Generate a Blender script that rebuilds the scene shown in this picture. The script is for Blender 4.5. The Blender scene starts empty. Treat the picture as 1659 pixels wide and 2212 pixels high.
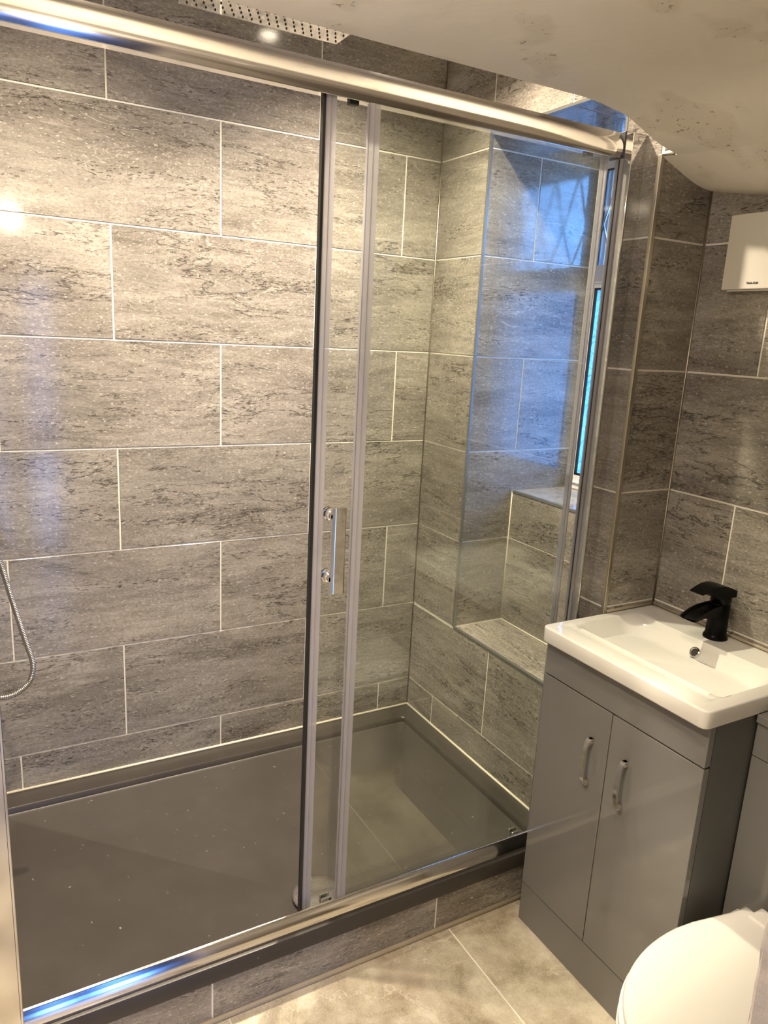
import bpy, bmesh, math, random
from mathutils import Vector, Matrix, Euler

C = bpy.context.scene
COL = C.collection
random.seed(7)
PI = math.pi

# ------------------------------------------------------------------ camera
cam_d = bpy.data.cameras.new('camera')
cam = bpy.data.objects.new('camera', cam_d)
COL.objects.link(cam)
C.camera = cam
yaw, pitch, roll = -0.51996, -0.2342, -0.05285
Rz = Matrix.Rotation(yaw, 3, 'Z'); Rx = Matrix.Rotation(pitch, 3, 'X'); Ry = Matrix.Rotation(roll, 3, 'Y')
R = Rz @ Rx @ Ry
M = Matrix.Identity(4)
for i in range(3):
    M[i][0] = R[i][0]; M[i][1] = R[i][2]; M[i][2] = -R[i][1]
M[0][3], M[1][3], M[2][3] = -0.07621, -2.208, 1.37608
cam.matrix_world = M
cam_d.sensor_fit = 'VERTICAL'
cam_d.sensor_height = 24.0
cam_d.lens = 24.0 * 1607.0 / 2212.0
cam_d.clip_start = 0.02

# ------------------------------------------------------------------ view, sky, lights
C.view_settings.view_transform = 'Standard'
C.view_settings.look = 'None'
C.view_settings.gamma = 1.0
C.view_settings.exposure = 0.12
C.view_settings.use_curve_mapping = False
C.cycles.use_denoising = True
C.cycles.max_bounces = 12
C.cycles.transparent_max_bounces = 24
C.cycles.glossy_bounces = 6
C.cycles.caustics_reflective = False
C.cycles.caustics_refractive = False
C.cycles.sample_clamp_indirect = 6.0

W = bpy.data.worlds.new('sky'); C.world = W
W.use_nodes = True
bg = W.node_tree.nodes['Background']
bg.inputs['Color'].default_value = (0.15, 0.38, 1.0, 1)
bg.inputs['Strength'].default_value = 20.0

WARM = (1.0, 0.84, 0.63)
LAMPS = [  # x, y, z, watts, spot angle
    (0.93, -0.52, 2.345, 225.0, 124),
    (0.16, -0.55, 2.345, 165.0, 124),
    (0.14, -1.40, 1.850, 50.0, 120),
    (0.60, -1.55, 1.850, 24.0, 108),
    (0.70, -2.50, 1.980, 3.0, 150),
]

def area_portal():
    d = bpy.data.lights.new('window_portal', 'AREA')
    d.shape = 'RECTANGLE'; d.size = 0.56; d.size_y = 1.12
    d.cycles.is_portal = True
    o = bpy.data.objects.new('window_portal', d); COL.objects.link(o)
    o.location = (1.87, -0.53, 1.42)
    o.rotation_euler = (0, math.radians(90), 0)     # -Z looks to -X
    o.rotation_euler = Euler((0, math.radians(90), 0))
area_portal()

# ------------------------------------------------------------------ node helpers
def new_mat(name):
    m = bpy.data.materials.new(name); m.use_nodes = True
    nt = m.node_tree
    for n in list(nt.nodes): nt.nodes.remove(n)
    out = nt.nodes.new('ShaderNodeOutputMaterial')
    return m, nt, out

def nd(nt, t, ins=None, **props):
    n = nt.nodes.new(t)
    for k, v in props.items(): setattr(n, k, v)
    for k, v in (ins or {}).items():
        s = n.inputs[k]
        if isinstance(v, bpy.types.NodeSocket): nt.links.new(v, s)
        else: s.default_value = v
    return n

def rgba(c): return (c[0], c[1], c[2], 1.0)

def pbsdf(nt, out, **k):
    b = nt.nodes.new('ShaderNodeBsdfPrincipled')
    names = {'color': 'Base Color', 'rough': 'Roughness', 'metal': 'Metallic', 'spec': 'Specular IOR Level',
             'coat': 'Coat Weight', 'coatr': 'Coat Roughness', 'normal': 'Normal', 'emit': 'Emission Color', 'emits': 'Emission Strength'}
    for a, v in k.items():
        s = b.inputs[names[a]]
        if isinstance(v, bpy.types.NodeSocket): nt.links.new(v, s)
        else: s.default_value = rgba(v) if a in ('color', 'emit') else v
    nt.links.new(b.outputs[0], out.inputs[0])
    return b

def simple(name, color, rough=0.5, metal=0.0, spec=0.5, coat=0.0, var=0.0, scale=8.0, bump=0.0, bscale=200.0):
    m, nt, out = new_mat(name)
    tc = nd(nt, 'ShaderNodeTexCoord')
    col = rgba(color)
    k = dict(rough=rough, metal=metal, spec=spec, coat=coat)
    if var > 0:
        n = nd(nt, 'ShaderNodeTexNoise', {'Vector': tc.outputs['Object'], 'Scale': scale, 'Detail': 4.0})
        mx = nd(nt, 'ShaderNodeMix', {'Factor': n.outputs['Fac']}, data_type='RGBA')
        mx.inputs[6].default_value = rgba([c * (1 - var) for c in color])
        mx.inputs[7].default_value = rgba([min(1, c * (1 + var)) for c in color])
        k['color'] = mx.outputs[2]
    else:
        k['color'] = color
    if bump > 0:
        n2 = nd(nt, 'ShaderNodeTexNoise', {'Vector': tc.outputs['Object'], 'Scale': bscale, 'Detail': 3.0})
        bp = nd(nt, 'ShaderNodeBump', {'Height': n2.outputs['Fac'], 'Strength': bump, 'Distance': 0.002})
        k['normal'] = bp.outputs[0]
    pbsdf(nt, out, **k)
    return m

def ramp(nt, fac, stops, interp='LINEAR'):
    r = nd(nt, 'ShaderNodeValToRGB', {'Fac': fac})
    e = r.color_ramp.elements
    r.color_ramp.interpolation = interp
    while len(e) < len(stops): e.new(0.5)
    for el, (p, c) in zip(e, stops):
        el.position = p; el.color = rgba(c) if hasattr(c, '__len__') else (c, c, c, 1)
    return r.outputs['Color']

def math_n(nt, op, a, b=0.0, c=0.0, clamp=False):
    n = nt.nodes.new('ShaderNodeMath'); n.operation = op; n.use_clamp = clamp
    for i, v in enumerate((a, b, c)):
        if isinstance(v, bpy.types.NodeSocket): nt.links.new(v, n.inputs[i])
        else: n.inputs[i].default_value = v
    return n.outputs[0]

def mixc(nt, f, a, b, mode='MIX'):
    n = nt.nodes.new('ShaderNodeMix'); n.data_type = 'RGBA'; n.blend_type = mode
    for s, v in ((n.inputs[0], f), (n.inputs[6], a), (n.inputs[7], b)):
        if isinstance(v, bpy.types.NodeSocket): nt.links.new(v, s)
        else: s.default_value = rgba(v) if hasattr(v, '__len__') else v
    return n.outputs[2]

def stone(name, dark, mid, light, rough=0.17, seed=0.0, sx=1.0, grey=(0.2, 0.2, 0.2), vein=1.0, pit=1.0, bump=0.05):
    """ceramic tile printed like a horizontally bedded travertine; coordinates are each tile's own"""
    m, nt, out = new_mat(name)
    tc = nd(nt, 'ShaderNodeTexCoord')
    oi = nd(nt, 'ShaderNodeObjectInfo')
    r1 = math_n(nt, 'MULTIPLY', oi.outputs['Random'], 61.0)
    r2 = math_n(nt, 'MULTIPLY', oi.outputs['Random'], 137.0)
    off = nd(nt, 'ShaderNodeCombineXYZ', {'X': r1, 'Y': seed, 'Z': r2})
    flip = math_n(nt, 'SUBTRACT', math_n(nt, 'MULTIPLY', math_n(nt, 'GREATER_THAN', math_n(nt, 'FRACT', r1), 0.5), 2.0), 1.0)
    fl = nd(nt, 'ShaderNodeCombineXYZ', {'X': flip, 'Y': 1.0, 'Z': 1.0})
    mirr = nd(nt, 'ShaderNodeVectorMath', {0: tc.outputs['Object'], 1: fl.outputs[0]}, operation='MULTIPLY')
    base = nd(nt, 'ShaderNodeVectorMath', {0: mirr.outputs[0], 1: off.outputs[0]}, operation='ADD').outputs[0]
    # slow warp so that the beds undulate
    wn = nd(nt, 'ShaderNodeTexNoise', {'Vector': base, 'Scale': 3.2, 'Detail': 2.0})
    wv = nd(nt, 'ShaderNodeVectorMath', {0: wn.outputs['Color'], 1: (0.5, 0.5, 0.5)}, operation='SUBTRACT')
    wv2 = nd(nt, 'ShaderNodeVectorMath', {0: wv.outputs[0], 1: (0.04, 0.0, 0.055)}, operation='MULTIPLY')
    p = nd(nt, 'ShaderNodeVectorMath', {0: base, 1: wv2.outputs[0]}, operation='ADD').outputs[0]
    def noise(sc, detail=4.0, rough_=0.55, dist=0.0):
        mp = nd(nt, 'ShaderNodeVectorMath', {0: p, 1: (sc[0] * sx, 1.0, sc[1])}, operation='MULTIPLY')
        n = nd(nt, 'ShaderNodeTexNoise', {'Vector': mp.outputs[0], 'Scale': 1.0, 'Detail': detail, 'Roughness': rough_, 'Distortion': dist})
        return n.outputs['Fac']
    bands = noise((1.9, 9.0), 4.0, 0.6, 0.5)
    streak = noise((9.0, 52.0), 7.0, 0.74, 0.25)
    grain = noise((90.0, 210.0), 4.0, 0.65)
    fine = noise((260.0, 420.0), 2.0, 0.6)
    t = math_n(nt, 'MULTIPLY', bands, 0.50)
    t = math_n(nt, 'MULTIPLY_ADD', streak, 0.46, t)
    t = math_n(nt, 'MULTIPLY_ADD', grain, 0.36, t)
    t = math_n(nt, 'MULTIPLY_ADD', fine, 0.20, t)          # mean 0.71
    col = ramp(nt, t, [(0.61, dark), (0.75, mid), (0.91, light)])
    # greyer and browner drifts
    drift = noise((2.3, 5.0), 3.0)
    col = mixc(nt, math_n(nt, 'MULTIPLY', ramp(nt, drift, [(0.42, 0.0), (0.62, 1.0)]), 0.35), col, grey)
    # pits in rows
    rows = ramp(nt, noise((2.4, 17.0), 3.0, 0.55, 0.3), [(0.50, 0.0), (0.60, 1.0)])
    pits = ramp(nt, noise((48.0, 185.0), 3.0, 0.6, 0.25), [(0.555, 0.0), (0.60, 1.0)])
    pm = math_n(nt, 'MULTIPLY', math_n(nt, 'MULTIPLY', rows, pits), 0.75 * pit)
    col = mixc(nt, pm, col, [c * 0.32 for c in dark])
    # scattered dark grains everywhere
    pits2 = ramp(nt, noise((105.0, 250.0), 3.0, 0.6, 0.4), [(0.605, 0.0), (0.65, 1.0)])
    col = mixc(nt, math_n(nt, 'MULTIPLY', pits2, 0.5 * pit), col, [c * 0.4 for c in dark])
    # pale flecks
    fl1 = ramp(nt, noise((85.0, 190.0), 2.0, 0.5, 0.5), [(0.625, 0.0), (0.67, 1.0)])
    col = mixc(nt, math_n(nt, 'MULTIPLY', fl1, 0.55), col, [min(1, c * 1.35) for c in light])
    # hairline cracks: contour of a smooth noise, only here and there
    cn = noise((2.0, 10.5), 6.0, 0.66, 0.2)
    crack = math_n(nt, 'ABSOLUTE', math_n(nt, 'SUBTRACT', cn, 0.5))
    crack = ramp(nt, crack, [(0.0, 1.0), (0.011, 0.0)])
    cm = ramp(nt, noise((2.1, 4.5), 2.0), [(0.50, 0.0), (0.57, 1.0)])
    crack = math_n(nt, 'MULTIPLY', math_n(nt, 'MULTIPLY', crack, cm), 0.85 * vein)
    col = mixc(nt, crack, col, [c * 0.22 for c in dark])
    # thin pale veins
    vn = noise((3.1, 15.0), 5.0, 0.6, 1.0)
    v = math_n(nt, 'ABSOLUTE', math_n(nt, 'SUBTRACT', vn, 0.52))
    v = ramp(nt, v, [(0.0, 1.0), (0.010, 0.0)])
    vm = ramp(nt, noise((3.5, 7.0), 2.0), [(0.50, 0.0), (0.58, 1.0)])
    v = math_n(nt, 'MULTIPLY', math_n(nt, 'MULTIPLY', v, vm), 0.5 * vein)
    col = mixc(nt, v, col, [min(1, c * 1.25) for c in light])
    bmp = nd(nt, 'ShaderNodeBump', {'Height': t, 'Strength': bump, 'Distance': 0.002})
    pbsdf(nt, out, color=col, rough=rough, spec=0.5, normal=bmp.outputs[0])
    return m

M_ = {}
M_['tile'] = stone('wall_tile_stone', (0.140, 0.123, 0.105), (0.280, 0.254, 0.222), (0.45, 0.415, 0.365), rough=0.10, grey=(0.19, 0.175, 0.155))
def floor_stone():
    m, nt, out = new_mat('floor_tile_stone')
    tc = nd(nt, 'ShaderNodeTexCoord'); oi = nd(nt, 'ShaderNodeObjectInfo')
    off = nd(nt, 'ShaderNodeCombineXYZ', {'X': math_n(nt, 'MULTIPLY', oi.outputs['Random'], 43.0), 'Z': math_n(nt, 'MULTIPLY', oi.outputs['Random'], 91.0)})
    p = nd(nt, 'ShaderNodeVectorMath', {0: tc.outputs['Object'], 1: off.outputs[0]}, operation='ADD').outputs[0]
    def noise(scale, detail=4.0, rough_=0.55, dist=0.0):
        return nd(nt, 'ShaderNodeTexNoise', {'Vector': p, 'Scale': scale, 'Detail': detail, 'Roughness': rough_, 'Distortion': dist}).outputs['Fac']
    big = noise(5.0, 5.0, 0.6, 0.8); midn = noise(22.0, 5.0, 0.65); fine = noise(220.0, 3.0, 0.6)
    t = math_n(nt, 'MULTIPLY_ADD', midn, 0.35, math_n(nt, 'MULTIPLY', big, 0.65))
    t = math_n(nt, 'MULTIPLY_ADD', fine, 0.22, t)
    c = ramp(nt, t, [(0.48, (0.30, 0.245, 0.165)), (0.60, (0.52, 0.455, 0.345)), (0.72, (0.70, 0.64, 0.515))])
    pink = ramp(nt, noise(7.0, 3.0), [(0.52, 0.0), (0.66, 1.0)])
    c = mixc(nt, math_n(nt, 'MULTIPLY', pink, 0.35), c, (0.46, 0.36, 0.29))
    vn = noise(3.2, 5.0, 0.6, 0.6)
    v = ramp(nt, math_n(nt, 'ABSOLUTE', math_n(nt, 'SUBTRACT', vn, 0.5)), [(0.0, 1.0), (0.007, 0.0)])
    c = mixc(nt, math_n(nt, 'MULTIPLY', v, 0.55), c, (0.78, 0.73, 0.62))
    pbsdf(nt, out, color=c, rough=0.30, spec=0.5)
    return m
M_['floor'] = floor_stone()
M_['grout'] = simple('grout', (0.86, 0.82, 0.73), 0.85, bump=0.2, bscale=600)
M_['silicone'] = simple('silicone_bead', (0.72, 0.67, 0.55), 0.45)
M_['floor_bead'] = simple('floor_bead', (0.40, 0.34, 0.25), 0.5, var=0.15, scale=30)
M_['chrome'] = simple('polished_chrome', (0.80, 0.79, 0.77), 0.055, 1.0)
M_['chrome_soft'] = simple('anodised_chrome', (0.74, 0.72, 0.69), 0.13, 1.0)
M_['trim_metal'] = simple('tile_trim_metal', (0.50, 0.45, 0.36), 0.30, 1.0)
M_['trim_grey'] = simple('tile_trim_grey', (0.36, 0.36, 0.35), 0.32, 0.8)
M_['white_gloss'] = simple('glazed_ceramic', (0.75, 0.735, 0.70), 0.07, 0.0, 0.5, coat=0.3)
M_['white_plastic'] = simple('white_plastic', (0.77, 0.755, 0.72), 0.16)
M_['upvc'] = simple('white_upvc', (0.82, 0.82, 0.80), 0.22)
M_['fan_plastic'] = simple('fan_plastic', (0.68, 0.65, 0.585), 0.6)
M_['black_rubber'] = simple('black_gasket', (0.012, 0.012, 0.012), 0.5)
M_['black_matt'] = simple('black_tap_finish', (0.002, 0.002, 0.002), 0.30, 0.0, 0.12)
M_['grey_gloss'] = simple('grey_gloss_door', (0.18, 0.177, 0.172), 0.05, 0.0, 0.7)
M_['grey_side'] = simple('grey_matt_shaded', (0.10, 0.10, 0.098), 0.42)  # matt; door grey darkened to carry the shade of the unlit sides
M_['dark_gap'] = simple('shadow_gap', (0.02, 0.02, 0.02), 0.8)
M_['paint'] = simple('white_emulsion', (0.74, 0.70, 0.62), 0.8, var=0.03, scale=3)
M_['paint_edge'] = simple('plaster_edge', (0.58, 0.53, 0.50), 0.85, var=0.1, scale=60, bump=0.5, bscale=90)
M_['nav'] = simple('navy_print', (0.006, 0.008, 0.04), 0.4)
M_['leaf'] = simple('leaf', (0.05, 0.20, 0.045), 0.4, var=0.5, scale=14)
M_['soil'] = simple('garden_ground', (0.04, 0.05, 0.03), 0.9, var=0.3)
M_['bark'] = simple('bark', (0.05, 0.04, 0.03), 0.9)
M_['navy'] = M_['nav']

# ceiling paint with mould specks
def ceiling_mat():
    m, nt, out = new_mat('ceiling_paint')
    tc = nd(nt, 'ShaderNodeTexCoord'); P = tc.outputs['Object']
    col = (0.66, 0.60, 0.50)
    n0 = nd(nt, 'ShaderNodeTexNoise', {'Vector': P, 'Scale': 3.0, 'Detail': 3.0})
    c = mixc(nt, ramp(nt, n0.outputs['Fac'], [(0.35, 0.0), (0.7, 1.0)]), (0.82, 0.765, 0.665), (0.88, 0.83, 0.74))
    clus = nd(nt, 'ShaderNodeTexNoise', {'Vector': P, 'Scale': 7.0, 'Detail': 2.0})
    cm = ramp(nt, clus.outputs['Fac'], [(0.57, 0.0), (0.63, 1.0)])
    st = nd(nt, 'ShaderNodeVectorMath', {0: P, 1: (1.0, 0.6, 1.0)}, operation='MULTIPLY')
    dots = nd(nt, 'ShaderNodeTexNoise', {'Vector': st.outputs[0], 'Scale': 95.0, 'Detail': 3.0, 'Roughness': 0.6})
    dm = ramp(nt, dots.outputs['Fac'], [(0.62, 0.0), (0.68, 1.0)])
    c = mixc(nt, math_n(nt, 'MULTIPLY', math_n(nt, 'MULTIPLY', cm, dm), 0.8), c, (0.16, 0.13, 0.08))
    c = mixc(nt, math_n(nt, 'MULTIPLY', cm, 0.20), c, (0.48, 0.40, 0.27))
    bn = nd(nt, 'ShaderNodeTexNoise', {'Vector': P, 'Scale': 14.0, 'Detail': 3.0})
    bmp = nd(nt, 'ShaderNodeBump', {'Height': bn.outputs['Fac'], 'Strength': 0.25, 'Distance': 0.01})
    pbsdf(nt, out, color=c, rough=0.75, normal=bmp.outputs[0])
    return m
M_['ceiling'] = ceiling_mat()

def thin_glass(name, tint, ior=1.5, rough=0.0, gain=1.0):
    m, nt, out = new_mat(name)
    tr = nd(nt, 'ShaderNodeBsdfTransparent', {'Color': rgba(tint)})
    gl = nd(nt, 'ShaderNodeBsdfGlossy', {'Color': (1, 1, 1, 1), 'Roughness': rough})
    ge = nd(nt, 'ShaderNodeNewGeometry')      # same reflectance from either side of a face
    k = math_n(nt, 'MULTIPLY_ADD', ge.outputs['Backfacing'], 1.0 / ior - ior, ior)
    fr = nd(nt, 'ShaderNodeFresnel', {'IOR': k})
    mx = nd(nt, 'ShaderNodeMixShader', {0: math_n(nt, 'MULTIPLY', fr.outputs[0], gain, clamp=True), 1: tr.outputs[0], 2: gl.outputs[0]})
    nt.links.new(mx.outputs[0], out.inputs[0])
    return m
M_['glass'] = thin_glass('shower_glass', (0.955, 0.972, 0.955), gain=0.85)
M_['glass_edge'] = thin_glass('glass_edge', (0.45, 0.62, 0.58), rough=0.1)
M_['pane'] = thin_glass('window_glass', (0.97, 0.99, 0.99))

def seal_mat():
    m, nt, out = new_mat('clear_vinyl_seal')
    tc = nd(nt, 'ShaderNodeTexCoord')
    tr = nd(nt, 'ShaderNodeBsdfTransparent', {'Color': (0.84, 0.83, 0.84, 1)})
    di = nd(nt, 'ShaderNodeBsdfPrincipled', {'Base Color': (0.68, 0.66, 0.67, 1), 'Roughness': 0.2})
    tl = nd(nt, 'ShaderNodeBsdfTranslucent', {'Color': (0.74, 0.72, 0.76, 1)})
    a = nd(nt, 'ShaderNodeMixShader', {0: 0.42, 1: di.outputs[0], 2: tl.outputs[0]})
    mx = nd(nt, 'ShaderNodeMixShader', {0: 0.55, 1: tr.outputs[0], 2: a.outputs[0]})
    nt.links.new(mx.outputs[0], out.inputs[0])
    return m
M_['seal'] = seal_mat()

def obscure_mat():
    m, nt, out = new_mat('patterned_glass')
    tc = nd(nt, 'ShaderNodeTexCoord'); P = tc.outputs['Object']
    vo = nd(nt, 'ShaderNodeTexVoronoi', {'Vector': P, 'Scale': 17.0, 'Randomness': 0.75})
    w = math_n(nt, 'SINE', math_n(nt, 'MULTIPLY', vo.outputs['Distance'], 26.0))
    nz = nd(nt, 'ShaderNodeTexNoise', {'Vector': P, 'Scale': 45.0, 'Detail': 3.0, 'Distortion': 1.5})
    h = math_n(nt, 'MULTIPLY_ADD', nz.outputs['Fac'], 1.4, math_n(nt, 'MULTIPLY', w, 0.5))
    f = ramp(nt, h, [(0.35, 0.0), (0.62, 1.0), (0.9, 0.35)])
    bmp = nd(nt, 'ShaderNodeBump', {'Height': h, 'Strength': 0.8, 'Distance': 0.004})
    trc = mixc(nt, f, (0.30, 0.52, 0.66), (0.85, 1.0, 1.0))
    tr = nd(nt, 'ShaderNodeBsdfTransparent', {'Color': trc})
    tl = nd(nt, 'ShaderNodeBsdfTranslucent', {'Color': trc, 'Normal': bmp.outputs[0]})
    gl = nd(nt, 'ShaderNodeBsdfGlossy', {'Color': (1, 1, 1, 1), 'Roughness': 0.1, 'Normal': bmp.outputs[0]})
    a = nd(nt, 'ShaderNodeMixShader', {0: 0.35, 1: tr.outputs[0], 2: tl.outputs[0]})
    b = nd(nt, 'ShaderNodeMixShader', {0: 0.06, 1: a.outputs[0], 2: gl.outputs[0]})
    nt.links.new(b.outputs[0], out.inputs[0])
    return m
M_['obscure'] = obscure_mat()

def tray_mat():
    m, nt, out = new_mat('dark_stone_resin')
    tc = nd(nt, 'ShaderNodeTexCoord'); P = tc.outputs['Object']
    n1 = nd(nt, 'ShaderNodeTexNoise', {'Vector': P, 'Scale': 5.0, 'Detail': 5.0, 'Roughness': 0.6})
    n2 = nd(nt, 'ShaderNodeTexNoise', {'Vector': P, 'Scale': 26.0, 'Detail': 3.0})
    c = mixc(nt, ramp(nt, n1.outputs['Fac'], [(0.25, 0.0), (0.8, 1.0)]), (0.043, 0.037, 0.032), (0.053, 0.046, 0.040))
    smear = ramp(nt, math_n(nt, 'MULTIPLY', n1.outputs['Fac'], n2.outputs['Fac']), [(0.22, 0.0), (0.50, 1.0)])
    c = mixc(nt, math_n(nt, 'MULTIPLY', smear, 0.12), c, (0.10, 0.09, 0.08))
    # splashes of dried grout dust
    s = nd(nt, 'ShaderNodeTexNoise', {'Vector': P, 'Scale': 60.0, 'Detail': 2.0})
    c = mixc(nt, math_n(nt, 'MULTIPLY', ramp(nt, s.outputs['Fac'], [(0.74, 0.0), (0.77, 1.0)]), 0.5), c, (0.35, 0.33, 0.30))
    rr = ramp(nt, n1.outputs['Fac'], [(0.2, 0.33), (0.8, 0.37)])
    pbsdf(nt, out, color=c, rough=rr, spec=0.38)
    return m
M_['tray'] = tray_mat()

def hose_mat():
    return simple('braided_steel', (0.62, 0.58, 0.50), 0.22, 1.0)
M_['hose'] = hose_mat()

def lamp_mat():
    m, nt, out = new_mat('lamp_lens')
    e = nd(nt, 'ShaderNodeEmission', {'Color': rgba((1.0, 0.85, 0.62)), 'Strength': 60.0})
    nt.links.new(e.outputs[0], out.inputs[0])
    return m
M_['lamp'] = lamp_mat()
M_['opal'] = simple('fill_globe', (0.85, 0.80, 0.70), 0.3)
_b = M_['opal'].node_tree.nodes['Principled BSDF']; _b.inputs['Emission Color'].default_value = (1.0, 0.85, 0.62, 1); _b.inputs['Emission Strength'].default_value = 1.5

# ------------------------------------------------------------------ mesh helpers
def mesh_obj(name, bm, mat, parent=None, smooth=False, angle=None):
    bmesh.ops.recalc_face_normals(bm, faces=bm.faces)
    me = bpy.data.meshes.new(name)
    bm.to_mesh(me); bm.free()
    mats = mat if isinstance(mat, (list, tuple)) else [mat]
    for x in mats: me.materials.append(x)
    if smooth:
        for p in me.polygons: p.use_smooth = True
        if angle is not None:
            me.set_sharp_from_angle(angle=math.radians(angle))
    o = bpy.data.objects.new(name, me)
    COL.objects.link(o)
    if parent is not None: attach(o, parent)
    return o

WM = {}
def attach(o, parent):
    o.parent = parent
    o.matrix_parent_inverse = WM.get(parent.name, Matrix.Identity(4)).inverted()

def thing(name, label, cat, loc, group=None):
    o = bpy.data.objects.new(name, None); COL.objects.link(o)
    o.empty_display_size = 0.05
    o.location = loc
    WM[o.name] = Matrix.Translation(loc)
    o['label'] = label; o['category'] = cat; o['kind'] = 'thing'
    if group: o['group'] = group
    return o

def structure(o, label=None):
    o['kind'] = 'structure'
    if label: o['label'] = label
    return o

def box(bm, x0, x1, y0, y1, z0, z1, bevel=0.0, seg=2):
    vs = [bm.verts.new((x, y, z)) for x in (x0, x1) for y in (y0, y1) for z in (z0, z1)]
    idx = [(0, 1, 3, 2), (4, 6, 7, 5), (0, 4, 5, 1), (2, 3, 7, 6), (0, 2, 6, 4), (1, 5, 7, 3)]
    fs = [bm.faces.new([vs[i] for i in f]) for f in idx]
    if bevel > 0:
        es = list({e for f in fs for e in f.edges})
        bmesh.ops.bevel(bm, geom=es, offset=bevel, segments=seg, profile=0.5, affect='EDGES')
    return bm

def boxes(*bs, bevel=0.0, seg=2):
    bm = bmesh.new()
    for b in bs:
        t = bmesh.new(); box(t, *b, bevel=bevel, seg=seg)
        me = bpy.data.meshes.new('t'); t.to_mesh(me); t.free()
        bm.from_mesh(me); bpy.data.meshes.remove(me)
    return bm

def merge(*bms):
    out = bmesh.new()
    for b in bms:
        me = bpy.data.meshes.new('t'); b.to_mesh(me); b.free()
        out.from_mesh(me); bpy.data.meshes.remove(me)
    return out

def prism(pts, axis, a0, a1):
    """closed 2-D outline extruded along an axis; pts are the two other coordinates in x,y,z order"""
    bm = bmesh.new()
    def v(p, a):
        c = list(p); c.insert('xyz'.index(axis), a); return bm.verts.new(c)
    A = [v(p, a0) for p in pts]; B = [v(p, a1) for p in pts]
    n = len(pts)
    for i in range(n):
        bm.faces.new((A[i], A[(i + 1) % n], B[(i + 1) % n], B[i]))
    bm.faces.new(A); bm.faces.new(B[::-1])
    return bm

def lathe(prof, center, axis=(0, 0, 1), seg=32):
    """profile [(r, h)] turned about an axis through center"""
    bm = bmesh.new()
    ax = Vector(axis).normalized()
    u = ax.orthogonal().normalized(); w = ax.cross(u)
    c = Vector(center)
    rings = []
    for r, h in prof:
        if r < 1e-6: rings.append([bm.verts.new(c + ax * h)])
        else: rings.append([bm.verts.new(c + ax * h + (u * math.cos(2 * PI * i / seg) + w * math.sin(2 * PI * i / seg)) * r) for i in range(seg)])
    for a, b in zip(rings, rings[1:]):
        if len(a) == 1 and len(b) == 1: continue
        if len(a) == 1:
            for i in range(seg): bm.faces.new((a[0], b[i], b[(i + 1) % seg]))
        elif len(b) == 1:
            for i in range(seg): bm.faces.new((a[i], a[(i + 1) % seg], b[0]))
        else:
            for i in range(seg): bm.faces.new((a[i], a[(i + 1) % seg], b[(i + 1) % seg], b[i]))
    return bm

def catmull(pts, n=12):
    P = [Vector(p) for p in pts]
    P = [P[0] * 2 - P[1]] + P + [P[-1] * 2 - P[-2]]
    out = []
    for i in range(1, len(P) - 2):
        a, b, c, d = P[i - 1:i + 3]
        for k in range(n):
            t = k / n
            out.append(0.5 * ((2 * b) + (c - a) * t + (2 * a - 5 * b + 4 * c - d) * t * t + (3 * b - a - 3 * c + d) * t ** 3))
    out.append(P[-2])
    return out

def tube(path, radius, seg=12, rfun=None):
    bm = bmesh.new()
    n = len(path); rings = []
    t0 = (path[1] - path[0]).normalized()
    u = t0.orthogonal().normalized()
    for i, p in enumerate(path):
        t = (path[min(i + 1, n - 1)] - path[max(i - 1, 0)]).normalized()
        u = (u - t * u.dot(t)).normalized(); w = t.cross(u)
        r = radius if rfun is None else rfun(i)
        rings.append([bm.verts.new(p + (u * math.cos(2 * PI * k / seg) + w * math.sin(2 * PI * k / seg)) * r) for k in range(seg)])
    for a, b in zip(rings, rings[1:]):
        for k in range(seg): bm.faces.new((a[k], a[(k + 1) % seg], b[(k + 1) % seg], b[k]))
    bm.faces.new(rings[0][::-1]); bm.faces.new(rings[-1])
    return bm

# ------------------------------------------------------------------ tiles
GAP = 0.0046
FR = {  # outward normal -> (local x, local y = into the wall, local z)
    '-y': (Vector((1, 0, 0)), Vector((0, 1, 0)), Vector((0, 0, 1))),
    '+y': (Vector((-1, 0, 0)), Vector((0, -1, 0)), Vector((0, 0, 1))),
    '-x': (Vector((0, -1, 0)), Vector((1, 0, 0)), Vector((0, 0, 1))),
    '+x': (Vector((0, 1, 0)), Vector((-1, 0, 0)), Vector((0, 0, 1))),
    '+z': (Vector((0, -1, 0)), Vector((0, 0, -1)), Vector((1, 0, 0))),
    '-z': (Vector((0, -1, 0)), Vector((0, 0, 1)), Vector((-1, 0, 0))),
    'floor': (Vector((1, 0, 0)), Vector((0, 0, -1)), Vector((0, 1, 0))),
}
TM = {}
def tile_mesh(w, h, mat):
    key = (round(w, 4), round(h, 4), mat.name)
    if key in TM: return TM[key]
    bm = bmesh.new()
    a, c, T = 0.0009, 0.0009, 0.008
    def ring(dx, y): return [bm.verts.new((sx * (w / 2 - dx), y, sz * (h / 2 - dx))) for sx, sz in ((-1, -1), (1, -1), (1, 1), (-1, 1))]
    r0, r1, r2 = ring(a, 0.0), ring(0.0, c), ring(0.0, T)
    bm.faces.new(r0)
    for A, B in ((r0, r1), (r1, r2)):
        for i in range(4): bm.faces.new((A[i], B[i], B[(i + 1) % 4], A[(i + 1) % 4]))
    bm.faces.new(r2[::-1])
    bmesh.ops.recalc_face_normals(bm, faces=bm.faces)
    me = bpy.data.meshes.new('tile'); bm.to_mesh(me); bm.free()
    me.materials.append(mat)
    TM[key] = me
    return me

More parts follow.
